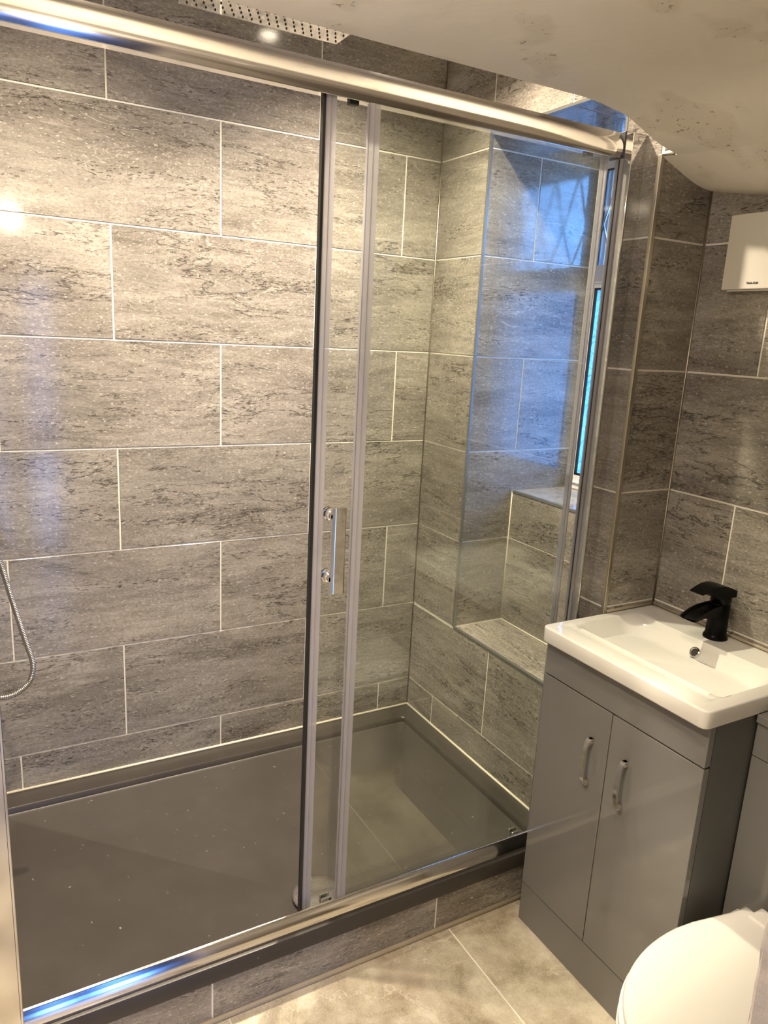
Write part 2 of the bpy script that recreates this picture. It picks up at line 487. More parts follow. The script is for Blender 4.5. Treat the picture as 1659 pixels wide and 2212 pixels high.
def tile(parent, face, lo, hi, mat=None, gaps=(1, 1, 1, 1), jit=0.0003):
    """lo, hi: opposite corners in world (coordinate along the normal equal); gaps: (-lx, +lx, -lz, +lz)"""
    mat = mat or M_['tile']
    X, Y, Z = FR[face]
    lo, hi = Vector(lo), Vector(hi)
    a, b = sorted((lo.dot(X), hi.dot(X))); c, d = sorted((lo.dot(Z), hi.dot(Z)))
    g = GAP / 2
    a += g * gaps[0]; b -= g * gaps[1]; c += g * gaps[2]; d -= g * gaps[3]
    if b - a < 0.004 or d - c < 0.004: return None
    me = tile_mesh(b - a, d - c, mat)
    o = bpy.data.objects.new('tile', me); COL.objects.link(o)
    cen = X * ((a + b) / 2) + Z * ((c + d) / 2) + Y * (lo.dot(Y) + random.uniform(0, jit))
    m = Matrix((X, Y, Z)).transposed().to_4x4(); m.translation = cen
    o.matrix_world = m
    o.parent = parent          # parents of tiles sit at the origin
    o.matrix_basis = m
    return o

# grid measured from the picture (0 = top of the tray rim)
Z6, H = 0.1129, 0.3026
ZL = [0.0] + [Z6 + k * H for k in range(8)]      # row boundaries
XC = 1.3344        # shower end wall
XF = 1.5185        # wall behind the vanity
XL = -0.10         # shower left wall
YN = -0.915        # nook face
FLOOR = -0.155
PER, BO = 0.602, 0.300
RECL, RECR = -0.264, -0.794
LEDGE, SILL, SOFF = 0.4165, 0.883, 1.968
XI, XW = 1.535, 1.770
SHC = 2.36         # shower ceiling

S = 0.0018         # substrate is this far behind the tile face

# ------------------------------------------------------------------ setting
# back wall
wb = structure(mesh_obj('wall_back', boxes((XL - 0.12, 1.90, S, 0.12, FLOOR, SHC)), M_['grout']), 'long tiled shower wall facing the camera')
def cuts(a, b, off):
    c = [a]; k = math.floor((a - off) / PER) + 1
    while off + k * PER < b - 0.004:
        if off + k * PER > a + 0.004: c.append(off + k * PER)
        k += 1
    return c + [b]
for i in range(8):
    z0, z1 = ZL[i], min(ZL[i + 1], SHC)
    off = 0.0 if i % 2 == 0 else BO
    cc = cuts(XL, XC, off)
    for a, b in zip(cc, cc[1:]):
        tile(wb, '-y', (a, 0, z0), (b, 0, z1))

# end wall with the window recess, nook return and wall behind the vanity in one run
wr = mesh_obj('wall_right', boxes(
    (XC + S, 1.90, RECL + S, 0.004, FLOOR, SHC),
    (XC + S, 1.90, RECR - S, RECL + S, FLOOR, LEDGE - S),
    (XI + S, 1.90, RECR - S, RECL + S, LEDGE - S, SILL - S),
    (XC + S, 1.90, RECR - S, RECL + S, SOFF + S, SHC),
    (XC + S, 1.90, YN + S, RECR - S, FLOOR, SHC),
    (XC + S, 1.90, -0.953, YN + S, 1.802, SHC),
    (XF + S, 1.90, -2.02, YN + S, FLOOR, 1.95)), M_['grout'])
structure(wr, 'tiled end wall with window recess and the wall behind the vanity')
endj = {0: [-0.166, -0.768], 1: [-0.463], 2: [-0.166 - 2 * PER]}
for i in range(8):
    z0, z1 = ZL[i], min(ZL[i + 1], SHC)
    js = [-0.166, -0.768] if i % 2 == 0 else [-0.463]
    def run(y0, y1, za, zb, use=True):
        c = [y0] + ([j for j in js if y1 + 0.01 < j < y0 - 0.01] if use else []) + [y1]
        for a, b in zip(c, c[1:]): tile(wr, '-x', (XC, a, za), (XC, b, zb))
    if z1 <= LEDGE + 0.002:
        run(0.0, YN, z0, min(z1, LEDGE - 0.006) if i == 1 else z1)
    elif z0 < SOFF and z1 <= SOFF:
        run(0.0, RECL, z0, z1, False); run(RECR, YN, z0, z1, False)
    else:
        if z0 < SOFF:
            run(0.0, RECL, z0, z1, False); run(RECR, -0.953, z0, z1, False)
            js = [-0.603]
            run(RECL, RECR, SOFF + 0.004, z1)
        else:
            run(0.0, -0.953, z0, z1)
tile(wr, '-x', (XC, YN - 0.004, 1.806), (XC, -0.953, ZL[7]))
# reveal on the left of the window
for i in range(2, 8):
    z0, z1 = max(ZL[i], LEDGE), min(ZL[i + 1], SOFF)
    if z0 >= SOFF - 0.004: continue
    c = [XC + 0.006, XI - 0.002, 1.80] if i in (4, 6, 2) else [XC + 0.006, 1.80]
    if z1 <= SILL: c = [XC + 0.006, XI]
    for a, b in zip(c, c[1:]):
        tile(wr, '-y', (a, RECL, z0), (b, RECL, z1))
        tile(wr, '+y', (a, RECR, z0), (b, RECR, z1))
# step face, ledge, sill, soffit
yc = -0.53
for z0, z1 in ((LEDGE, ZL[3]), (ZL[3], SILL - 0.006)):
    tile(wr, '-x', (XI, RECL, z0), (XI, RECR, z1))
tile(wr, '+z', (XC + 0.008, RECL, LEDGE), (XI, RECR, LEDGE))
tile(wr, '+z', (XI + 0.008, RECL, SILL), (1.80, RECR, SILL))
tile(wr, '-z', (XC + 0.006, RECL, SOFF), (1.80, -0.603, SOFF)); tile(wr, '-z', (XC + 0.006, -0.603, SOFF), (1.80, RECR, SOFF))
# nook return
for i in range(2, 7):
    tile(wr, '-y', (XC + 0.007, YN, ZL[i]), (XF, YN, ZL[i + 1]))
# wall behind the vanity
for i in range(0, 7):
    z0, z1 = (FLOOR if i == 0 else ZL[i]), ZL[i + 1]
    js = [-1.110, -1.110 - PER] if i in (6, 4, 2, 0) else [-1.411]
    if i in (5, 3): js = [-1.411]
    if i == 3: js = [-1.109, -1.711]
    if i == 4: js = [-1.411]
    if i == 5: js = [-1.1108, -1.7128]
    if i == 6: js = [-1.411]
    c = [YN] + js + [-1.90]
    for a, b in zip(c, c[1:]): tile(wr, '-x', (XF, a, z0), (XF, b, z1))

# left wall of the shower (tiled, out of the picture) and plain walls of the rest of the room
wl = structure(mesh_obj('wall_left', boxes((XL - 0.12, XL - S, -0.90, S, FLOOR, SHC), (-0.50, XL - 0.12, -0.90, -0.80, FLOOR, SHC)), M_['grout']), 'left shower wall')
for i in range(8):
    z0, z1 = ZL[i], min(ZL[i + 1], SHC)
    js = [-0.468] if i % 2 == 0 else [-0.167, -0.769]
    c = [0.0] + js + [-0.898]
    for a, b in zip(c, c[1:]): tile(wl, '+x', (XL, a, z0), (XL, b, z1))
structure(mesh_obj('wall_side', boxes((-0.62, -0.50, -3.02, -0.80, FLOOR, 2.05)), M_['paint']))
M_['hall_paint'] = simple('hall_emulsion', (0.13, 0.11, 0.09), 0.8)
DX0, DX1, DZ1 = -0.12, 0.62, 1.80
structure(mesh_obj('wall_hall', boxes((-0.62, DX0, -3.02, -2.90, FLOOR, 2.05), (DX1, 1.9, -3.02, -2.90, FLOOR, 2.05), (DX0, DX1, -3.02, -2.90, DZ1, 2.05)), M_['hall_paint']))
structure(mesh_obj('wall_hall_end', boxes((1.10, 1.22, -2.90, -2.02, FLOOR, 2.05)), M_['hall_paint']))
# glazed outer door behind the camera (seen only mirrored in the tiles and the chrome)
d1 = bpy.data.objects.new('door_1', None); COL.objects.link(d1); d1['kind'] = 'structure'
PZ0, PZ1, PZM = -0.11, 1.60, 0.60
M_['door_wood'] = simple('dark_door', (0.06, 0.045, 0.035), 0.5)
mesh_obj('door_frame', boxes((DX0, 0.045, -2.96, -2.915, FLOOR, DZ1), (0.125, 0.275, -2.96, -2.915, FLOOR, DZ1), (0.435, DX1, -2.96, -2.915, FLOOR, DZ1),
    (0.045, 0.435, -2.955, -2.92, FLOOR, PZ0), (0.045, 0.435, -2.955, -2.92, PZ1, DZ1), (0.045, 0.435, -2.955, -2.92, PZM - 0.04, PZM + 0.04)), M_['door_wood'], d1)
M_['tinted2'] = thin_glass('clearer_door_glass', (0.84, 0.86, 0.90))
M_['tinted'] = thin_glass('tinted_door_glass', (0.38, 0.41, 0.47))
for x0, x1 in ((0.045, 0.125), (0.275, 0.435)):
    mesh_obj('door_pane', boxes((x0, x1, -2.940, -2.936, PZ0, PZM)), M_['tinted2'], d1)
    mesh_obj('door_pane', boxes((x0, x1, -2.940, -2.936, PZM, PZ1)), M_['tinted'], d1)
# front wall with the doorway the picture is taken through; its jamb edge shows at lower right
def front_wall():
    # pier right of the doorway with a roughly plastered arris
    bm = bmesh.new()
    zs = [FLOOR + k * 0.02 for k in range(101)]
    rows = []
    for z in zs:
        e = 0.0016 * math.sin(z * 41) + 0.0012 * math.sin(z * 97 + 1) + random.uniform(-0.0014, 0.0014)
        r = 0.004
        ring = [(1.62, -1.90), (0.508 + r + e, -1.90), (0.508 + r * 0.3 + e, -1.90 - r * 0.3), (0.508 + e * 0.6, -1.90 - r), (0.508, -2.02), (1.62, -2.02)]
        rows.append([bm.verts.new((x, y, z)) for x, y in ring])
    for A, B in zip(rows, rows[1:]):
        for i in range(5): bm.faces.new((A[i], A[i + 1], B[i + 1], B[i]))
        bm.faces.new((A[5], A[0], B[0], B[5]))
    bm.faces.new(rows[0]); bm.faces.new(rows[-1][::-1])
    return merge(bm, boxes((-0.50, -0.34, -2.02, -1.90, FLOOR, 1.90), (-0.34, 0.50, -2.02, -1.90, 1.78, 1.90)))
wf = structure(mesh_obj('wall_front', front_wall(), M_['paint_edge']), 'plastered door jamb at the lower right')
for i in range(7):
    z0, z1 = (FLOOR if i == 0 else ZL[i]), ZL[i + 1]
    c = [0.525, 0.525 + (0.30 if i % 2 else 0.602), 0.525 + (0.902 if i % 2 else 1.0), XF]
    for a, b in zip(c, c[1:]): tile(wf, '+y', (a, -1.892, z0), (b, -1.892, min(z1, 1.70)))

# floor: substrate, porcelain tiles
fl = structure(mesh_obj('floor', boxes((-0.62, 1.9, -3.02, 0.0, FLOOR - 0.12, FLOOR - S)), M_['grout']), 'beige stone effect tiled floor')
fx = [-0.849, -0.247, 0.355, 0.957, 1.559]
fy = [-0.864, -1.466, -2.068, -2.670, -2.90]
for i in range(4):
    for j in range(4):
        tile(fl, 'floor', (max(fx[i], -0.5), fy[j + 1], FLOOR), (min(fx[i + 1], XF), fy[j], FLOOR), M_['floor'])
# riser below the tray, with its own tiles
rs = structure(mesh_obj('wall_riser', boxes((XL, XC, -0.861 + S, -0.80, FLOOR, -0.036)), M_['grout']), 'tiled riser under the shower tray')
for a, b in zip([XL, 0.319, 0.917], [0.319, 0.917, XC - 0.002]):
    tile(rs, '-y', (a, -0.861, FLOOR + 0.006), (b, -0.861, -0.038))

# ceilings
def ceil_z(x, y):
    pts = [(-9, 1.857), (1.00, 1.857), (1.05, 1.8575), (1.10, 1.8535), (1.169, 1.8445), (1.2365, 1.822), (1.28, 1.808), (1.334, 1.799), (1.385, 1.781), (1.42, 1.768), (1.454, 1.757), (1.488, 1.750), (1.53, 1.7475)]
    z = pts[-1][1]
    for (xa, za), (xb, zb) in zip(pts, pts[1:]):
        if xa <= x <= xb:
            z = za + (zb - za) * (x - xa) / (xb - xa); break
    t = min(1, max(0, (x - 1.15) / 0.37)); s = t * t * (3 - 2 * t)
    dy = max(0.0, -0.915 - y)
    z -= s * 0.11 * (1 - math.exp(-dy * 1.9))
    z += 0.003 * math.sin(x * 7 + 1) * math.sin(y * 6) * min(1, dy * 8)
    return z
def ceiling():
    bm = bmesh.new()
    xs = [-0.50 + 0.06 * k for k in range(25)] + [0.98 + 0.03 * k for k in range(12)] + [1.334, 1.3345] + [1.36 + 0.0166 * k for k in range(10)] + [1.53]
    xs = sorted(set(round(x, 4) for x in xs))
    ts = [0, 0.004, 0.012, 0.03, 0.06, 0.1, 0.15, 0.2, 0.26, 0.33, 0.41, 0.5, 0.6, 0.72, 0.86, 1.0]
    g = []
    for x in xs:
        y0 = -0.9545
        col = []
        for t in ts:
            y = y0 + (-1.96 - y0) * t
            z = ceil_z(x, y) + (0.006 if t == 0 and x <= 1.334 else 0.0)
            col.append(bm.verts.new((x, y, z)))
        g.append(col)
    for A, B in zip(g, g[1:]):
        for j in range(len(ts) - 1): bm.faces.new((A[j], A[j + 1], B[j + 1], B[j]))
    # narrow soffit over the nook, under the tiled end wall
    nk = [[bm.verts.new((x, y, ceil_z(x, y))) for y in (-0.9135, -0.935, -0.956)] for x in [1.3355 + 0.0123 * k for k in range(16)]]
    for A, B in zip(nk, nk[1:]):
        for j in range(2): bm.faces.new((A[j], A[j + 1], B[j + 1], B[j]))
    # top side, so that the ceiling is a slab rising to the shower ceiling
    top = [[bm.verts.new((c[0].co.x, c[0].co.y, 2.42)), bm.verts.new((c[0].co.x, -1.96, 2.42))] for c in g]
    n = len(ts) - 1
    for i in range(len(g) - 1):
        bm.faces.new((g[i][0], g[i + 1][0], top[i + 1][0], top[i][0]))
        bm.faces.new((g[i][n], top[i][1], top[i + 1][1], g[i + 1][n]))
        bm.faces.new((top[i][0], top[i + 1][0], top[i + 1][1], top[i][1]))
    return bm
ce = structure(mesh_obj('ceiling', ceiling(), M_['ceiling'], smooth=True, angle=40), 'sagging cream plaster ceiling with mould specks')
structure(mesh_obj('ceiling_shower', boxes((XL - 0.12, 1.90, -0.9545, 0.12, SHC, SHC + 0.06)), M_['paint']))
structure(mesh_obj('ceiling_hall', boxes((-0.62, 1.9, -3.02, -1.90, 2.0, 2.08)), M_['paint']))

# tile trims
def trim(name, bm, m=None, label=None): return structure(mesh_obj(name, bm, m or M_['trim_grey'], smooth=False), label)
trim('trim_1', boxes((XC - 0.0015, XC + 0.008, RECL - 0.0005, RECL + 0.0075, LEDGE, SOFF), bevel=0.001), M_['trim_grey'], 'grey edge trim up the left of the window recess')
trim('trim_2', boxes((XC - 0.0015, XC + 0.008, RECR - 0.0075, RECR + 0.0005, LEDGE, SOFF), bevel=0.001))
trim('trim_3', boxes((XC - 0.0015, XC + 0.009, RECR, RECL, LEDGE - 0.008, LEDGE + 0.0012), bevel=0.001), M_['trim_grey'], 'edge trim along the front of the low ledge')
trim('trim_4', boxes((XI - 0.0015, XI + 0.009, RECR, RECL, SILL - 0.008, SILL + 0.0012), bevel=0.001), M_['trim_grey'], 'edge trim along the front of the window sill')
trim('trim_5', boxes((XC - 0.0015, XC + 0.008, RECR, RECL, SOFF - 0.0012, SOFF + 0.006), bevel=0.001))
trim('trim_6', merge(boxes((XC - 0.003, XC + 0.003, YN - 0.003, YN + 0.004, 0.65, 1.802), bevel=0.0012), boxes((XC - 0.002, XC + 0.009, YN - 0.002, YN + 0.008, 0.65, 1.802), bevel=0.001)), M_['trim_metal'], 'vertical metal edge trim beside the basin')
# silicone and grout beads
def bead(name, p0, p1, r=0.0045, m=None, label=None):
    return structure(mesh_obj(name, tube([Vector(p0), (Vector(p0) + Vector(p1)) / 2, Vector(p1)], r, 8), m or M_['silicone'], smooth=True), label)
bead('trim_7', (XL, -0.001, 0.001), (XC, -0.001, 0.001), label='cream silicone bead along the back wall')
bead('trim_8', (XC - 0.001, 0.0, 0.001), (XC - 0.001, -0.80, 0.001), label='cream silicone bead along the end wall')
bead('trim_9', (XL, -0.863, FLOOR + 0.004), (XC - 0.01, -0.863, FLOOR + 0.004), 0.007, M_['floor_bead'], 'beige bead at the foot of the riser')
bead('trim_10', (XI + 0.001, RECL - 0.001, LEDGE), (XI + 0.001, RECL - 0.001, SILL), 0.0028)
bead('trim_11', (XI - 0.001, RECL, LEDGE + 0.001), (XI - 0.001, RECR, LEDGE + 0.001), 0.003)
bead('trim_12', (XC - 0.0, -0.0, 0.0), (XC - 0.0, -0.0, SHC), 0.0026, M_['trim_metal'])
bead('trim_13', (XF, YN, 0.70), (XF, YN, 1.75), 0.003, M_['trim_metal'])
bead('trim_14', (XC + 0.01, YN - 0.001, 0.7065), (XF, YN - 0.001, 0.7065), 0.004, M_['floor_bead'])
bead('trim_15', (XF - 0.001, YN, 0.7065), (XF - 0.001, -1.39, 0.7065), 0.004, M_['floor_bead'])

# window in the recess
win = bpy.data.objects.new('window_1', None); COL.objects.link(win)
win['kind'] = 'structure'; win['label'] = 'white window in the tiled recess, leaded clear pane over patterned pane'
WT = 0.055
def wpart(name, bm, m, parent=win, **k): return mesh_obj(name, bm, m, parent, **k)
wpart('window_frame', boxes(
    (XW, XW + WT, RECL - 0.038, RECL, SILL, SOFF), (XW, XW + WT, RECR, RECR + 0.038, SILL, SOFF),
    (XW, XW + WT, RECR, RECL, SILL, 0.934), (XW, XW + WT, RECR, RECL, 1.925, SOFF), bevel=0.003), M_['upvc'])
wpart('transom', boxes((XW - 0.002, XW + WT, RECR + 0.038, RECL - 0.038, 1.560, 1.632), (XW - 0.006, XW, RECR + 0.038, RECL - 0.038, 1.575, 1.582), bevel=0.002), M_['upvc'])
wpart('frame_bead', boxes((XW - 0.006, XW + 0.004, RECR + 0.02, RECL - 0.02, 0.905, 0.912), bevel=0.002), M_['upvc'])
g0, g1 = RECL - 0.038, RECR + 0.038
wpart('gasket', boxes((XW + 0.001, XW + 0.0055, g0 - 0.011, g0, 0.934, 1.560), (XW + 0.001, XW + 0.0055, g1, g1 + 0.011, 0.934, 1.560),
                      (XW + 0.001, XW + 0.0055, g1, g0, 0.934, 0.942), (XW + 0.001, XW + 0.0055, g1, g0, 1.554, 1.560),
                      (XW + 0.001, XW + 0.0055, g0 - 0.004, g0, 1.632, 1.925), (XW + 0.001, XW + 0.0055, g1, g1 + 0.004, 1.632, 1.925),
                      (XW + 0.001, XW + 0.0055, g1, g0, 1.920, 1.925)), M_['black_rubber'])
up = wpart('upper_pane', boxes((XW + 0.0105, XW + 0.0145, g1, g0, 1.632, 1.925)), M_['pane'])
up['label'] = 'clear leaded pane'
lp = wpart('lower_pane', boxes((XW + 0.006, XW + 0.010, g1, g0, 0.934, 1.560)), M_['obscure'])
lp['label'] = 'patterned obscure pane'
# outer edges of the sash seen through the clear pane
wpart('sash', boxes((XW + 0.018, XW + 0.050, g0 - 0.010, g0, 1.632, 1.925), (XW + 0.024, XW + 0.050, g0 - 0.018, g0 - 0.013, 1.632, 1.925)), M_['upvc'])
# leaded lattice of the clear pane
def strip(y0, z0, y1, z1, w=0.007):
    d = Vector((0, y1 - y0, z1 - z0)).normalized(); n = Vector((0, -d.z, d.y)) * w / 2
    bm = bmesh.new()
    a, b = Vector((XW + 0.0065, y0, z0)), Vector((XW + 0.0065, y1, z1))
    q = [a + n, b + n, b - n, a - n]
    A = [bm.verts.new(v) for v in q]; B = [bm.verts.new(v + Vector((0.0035, 0, 0))) for v in q]
    bm.faces.new(A); bm.faces.new(B[::-1])
    for i in range(4): bm.faces.new((A[i], B[i], B[(i + 1) % 4], A[(i + 1) % 4]))
    return bm
M_['lead'] = simple('lead_strip', (0.50, 0.52, 0.55), 0.3, 0.6)
zt, zb = 1.925, 1.632
mid = (zt + zb) / 2
n = 4
dy = (g1 - g0) / n
for k in range(n):
    y0, y1 = g0 + dy * k, g0 + dy * (k + 1); ym = (y0 + y1) / 2
    for (a, b, c, d) in ((y0, mid - 0.02, ym, zt), (ym, zt, y1, mid - 0.02), (y0, mid - 0.02, ym, zb), (ym, zb, y1, mid - 0.02)):
        wpart('lead_strip', strip(a, b, c, d), M_['lead'], up)

# garden outside the window
structure(mesh_obj('ground_garden', boxes((1.9, 9.0, -6.0, 4.5, FLOOR - 0.3, FLOOR - 0.2)), M_['soil']))
structure(mesh_obj('ground_bounce', boxes((-5.0, 1.9, -8.0, -3.02, FLOOR - 0.3, FLOOR - 0.02)), simple('pale_bounce', (0.42, 0.42, 0.40), 0.8, var=0.15)))  # unseen pale ground added so the hall door panes stay bright lower down
def shrub(loc, h, r, nleaf, label):
    t = thing('garden_shrub', label, 'shrub', loc, 'shrubs outside the window')
    bm = bmesh.new(); rnd = random.Random(hash((round(loc[1], 3), 5)) & 0xffff)
    for k in range(nleaf):
        u = rnd.uniform(0, 2 * PI); zz = rnd.uniform(0.25, 1.0); rr = r * math.sqrt(rnd.random()) * (1.15 - 0.5 * zz)
        c = Vector(loc) + Vector((rr * math.cos(u), rr * math.sin(u), h * zz))
        L = rnd.uniform(0.05, 0.10); wd = L * 0.30
        e = Euler((rnd.uniform(-1.2, 1.2), rnd.uniform(-1.2, 1.2), rnd.uniform(0, 6.28))).to_matrix()
        pts = [(0, 0, 0), (wd, L * 0.4, 0.008), (0, L, 0), (-wd, L * 0.4, 0.008)]
        vs = [bm.verts.new(c + e @ Vector(p)) for p in pts]
        bm.faces.new(vs)
    f = mesh_obj('foliage', bm, M_['leaf'], t); f['kind'] = 'stuff'
    st = merge(*[tube([Vector(loc), Vector(loc) + Vector((dx * 0.5, dy_ * 0.5, h * 0.5)), Vector(loc) + Vector((dx, dy_, h * 0.9))], 0.012, 6) for dx, dy_ in ((0.1, 0.05), (-0.12, 0.1), (0.02, -0.14))])
    mesh_obj('stem', st, M_['bark'], t)
shrub((2.75, -0.15, FLOOR - 0.2), 2.35, 0.42, 1500, 'leafy green garden shrub close outside the window')
shrub((3.3, 0.75, FLOOR - 0.2), 2.2, 0.45, 900, 'leafy green garden shrub further outside the window')

# ------------------------------------------------------------------ shower tray
tr = thing('shower_tray', 'dark grey low-profile shower tray with chrome waste cover', 'shower tray', (0.6, -0.43, -0.04))
def tray():
    bm = bmesh.new()
    x0, x1, y0, y1 = XL + 0.002, XC - 0.001, -0.867, -0.0005
    ix0, ix1, iy0, iy1 = x0 + 0.036, 1.272, -0.826, -0.080
    def rect(ax0, ax1, ay0, ay1, z, r, n=6):
        pts = []
        for cx, cy, a0 in ((ax1 - r, ay1 - r, 0), (ax0 + r, ay1 - r, 90), (ax0 + r, ay0 + r, 180), (ax1 - r, ay0 + r, 270)):
            for k in range(n + 1):
                a = math.radians(a0 + 90 * k / n)
                pts.append((cx + r * math.cos(a), cy + r * math.sin(a), z))
        return [bm.verts.new(p) for p in pts]
    R = [rect(x0, x1, y0, y1, -0.044, 0.004), rect(x0, x1, y0, y1, -0.004, 0.004), rect(x0 + 0.0012, x1 - 0.0012, y0 + 0.0012, y1 - 0.001, -0.0012, 0.004),
         rect(x0 + 0.004, x1 - 0.004, y0 + 0.004, y1 - 0.003, 0.0, 0.004),
         rect(ix0 - 0.003, ix1 + 0.003, iy0 - 0.003, iy1 + 0.003, 0.0, 0.020), rect(ix0, ix1, iy0, iy1, -0.003, 0.018),
         rect(ix0 + 0.003, ix1 - 0.003, iy0 + 0.003, iy1 - 0.003, -0.018, 0.016), rect(ix0 + 0.010, ix1 - 0.010, iy0 + 0.010, iy1 - 0.010, -0.0225, 0.012)]
    for A, B in zip(R, R[1:]):
        n = len(A)
        for i in range(n): bm.faces.new((A[i], A[(i + 1) % n], B[(i + 1) % n], B[i]))
    c = bm.verts.new((0.627, -0.750, -0.0275))
    L = R[-1]
    for i in range(len(L)): bm.faces.new((L[i], L[(i + 1) % len(L)], c))
    bm.faces.new(R[0][::-1])
    return bm
mesh_obj('tray_base', tray(), M_['tray'], tr, smooth=True, angle=35)
wc = mesh_obj('waste_cover', lathe([(0.0, 0.0045), (0.040, 0.004), (0.060, 0.0025), (0.0665, 0.0002), (0.0675, -0.002), (0.0665, -0.003), (0.058, -0.0032), (0.0, -0.0032)], (0.627, -0.750, -0.0155), seg=56), M_['chrome'], tr, smooth=True, angle=50)
wc['label'] = 'round chrome waste cover'
mesh_obj('waste_ring', lathe([(0.050, -0.0045), (0.050, 0.0), (0.046, 0.0), (0.046, -0.0045)], (0.627, -0.750, -0.0225), seg=40), M_['black_rubber'], tr)

# ------------------------------------------------------------------ shower enclosure
en = thing('shower_enclosure', 'chrome framed sliding glass shower enclosure across the tray', 'shower enclosure', (0.6, -0.82, 0.0))
XPL, XPR = -0.0566, 1.290
def arc(p, q, sag, n=14):
    """circular arc from p to q, bulging to the left of p->q by sag"""
    p, q = Vector(p), Vector(q); c = (p + q) / 2; h = (q - p).length / 2
    r = (h * h + sag * sag) / (2 * sag); d = (q - p).normalized(); nrm = Vector((-d.y, d.x))
    o = c + nrm * (sag - r); a = math.asin(min(1, h / r))
    return [tuple(o + nrm * (r * math.cos(-a + 2 * a * k / n)) + d * (r * math.sin(-a + 2 * a * k / n))) for k in range(n + 1)]
def crown(y_front, z_bot, height, lo, hi, n=18):
    """convex face of an extrusion whose normal turns from lo degrees (below level) to hi degrees above"""
    lo, hi = math.radians(lo), math.radians(hi)
    r = height / (math.sin(hi) - math.sin(lo))
    zc = z_bot - r * math.sin(lo)
    return [(y_front + r - r * math.cos(lo + (hi - lo) * k / n), zc + r * math.sin(lo + (hi - lo) * k / n)) for k in range(n + 1)]
def top_rail():
    f = crown(-0.8430, 1.7985, 0.056, -24, 42)
    return prism([(-0.800, f[-1][1] + 0.001), (-0.800, 1.8025), (f[0][0] + 0.004, 1.8025), (f[0][0] + 0.002, 1.7975)] + f, 'x', XPL, XPR + 0.004)
mesh_obj('top_rail', top_rail(), M_['chrome_soft'], en, smooth=True, angle=40)
def bottom_rail():
    f = crown(-0.8575, 0.0015, 0.038, -3, 40)
    return prism([(-0.8405, f[-1][1] + 0.001), (-0.8405, 0.0005), (f[0][0], 0.0005)] + f, 'x', XPL, XPR + 0.004)
mesh_obj('bottom_rail', bottom_rail(), M_['chrome_soft'], en, smooth=True, angle=40)
mesh_obj('bottom_track', boxes((XPL, XPR, -0.8400, -0.8050, 0.0004, 0.0060), bevel=0.0008), M_['chrome_soft'], en)
def post(xa, xb, s):
    # square box section, inner side xa, with a bead down the front of the inner corner
    pts = [(xb, -0.823), (xb, -0.866), (xa - s * 0.0055, -0.866), (xa - s * 0.0045, -0.8675), (xa - s * 0.001, -0.8675), (xa, -0.8665), (xa, -0.823)]
    return prism(pts, 'z', 0.0005, 1.8475)
po = mesh_obj('wall_post', post(XPR, XC - 0.0005, -1), M_['chrome'], en); po['label'] = 'chrome post beside the basin wall'
po = mesh_obj('wall_post', post(XPL, XL + 0.0005, 1), M_['chrome_soft'], en); po['label'] = 'chrome post at the left of the tray'
mesh_obj('post_cap', boxes((XPR - 0.001, XC - 0.001, -0.8685, -0.822, 1.8475, 1.8500), bevel=0.001), M_['chrome'], en)
mesh_obj('rail_end_clamp', boxes((XPR - 0.003, XPR + 0.002, -0.845, -0.800, 1.7985, 1.856), bevel=0.002), M_['black_rubber'], en)

# fixed pane (outer track) and sliding door (inner track)
YFX, YDR = -0.835, -0.812
fxp = mesh_obj('fixed_panel', boxes((0.640, XPR - 0.001, YFX - 0.003, YFX + 0.003, 0.014, 1.803)), M_['glass'], en)
fxp['label'] = 'fixed clear glass panel'
def seal(x0, x1, y, z0, z1, s=1):
    # translucent strip: clip body, fin and a centre rib
    return boxes((x0, x1, y - 0.0050, y - 0.0034, z0, z1), (x0 if s > 0 else x1 - 0.002, x0 + 0.002 if s > 0 else x1, y - 0.0050, y + 0.0050, z0, z1),
                 ((x0 + x1) / 2 - 0.0010, (x0 + x1) / 2 + 0.0010, y - 0.0064, y - 0.0050, z0, z1))
mesh_obj('edge_seal', seal(0.630, 0.654, YFX, 0.020, 1.797), M_['seal'], fxp)
mesh_obj('channel_seal', boxes((XPR - 0.0045, XPR - 0.0005, YFX - 0.011, YFX - 0.0032, 0.020, 1.797), (XPR - 0.0045, XPR - 0.0005, YFX + 0.0032, YFX + 0.011, 0.020, 1.797), bevel=0.001), M_['seal'], fxp)
mesh_obj('channel_gasket', boxes((XPR - 0.0015, XPR - 0.0003, YFX - 0.0018, YFX + 0.0032, 0.020, 1.797)), M_['dark_gap'], fxp)
door = mesh_obj('sliding_door', boxes((0.5500, 1.262, YDR - 0.003, YDR + 0.003, 0.010, 1.803)), M_['glass'], en)
door['label'] = 'clear glass sliding door, slid open behind the fixed panel'
mesh_obj('edge_strip', boxes((0.5440, 0.5502, YDR - 0.006, YDR + 0.006, 0.004, 1.803), bevel=0.0008), M_['black_rubber'], door)['label'] = 'black strip on the door edge'  # narrow black strip down the door's leading edge
mesh_obj('edge_seal', seal(0.5502, 0.5725, YDR, 0.008, 1.803), M_['seal'], door)
mesh_obj('edge_seal', seal(1.247, 1.270, YDR, 0.008, 1.803, -1), M_['seal'], door)
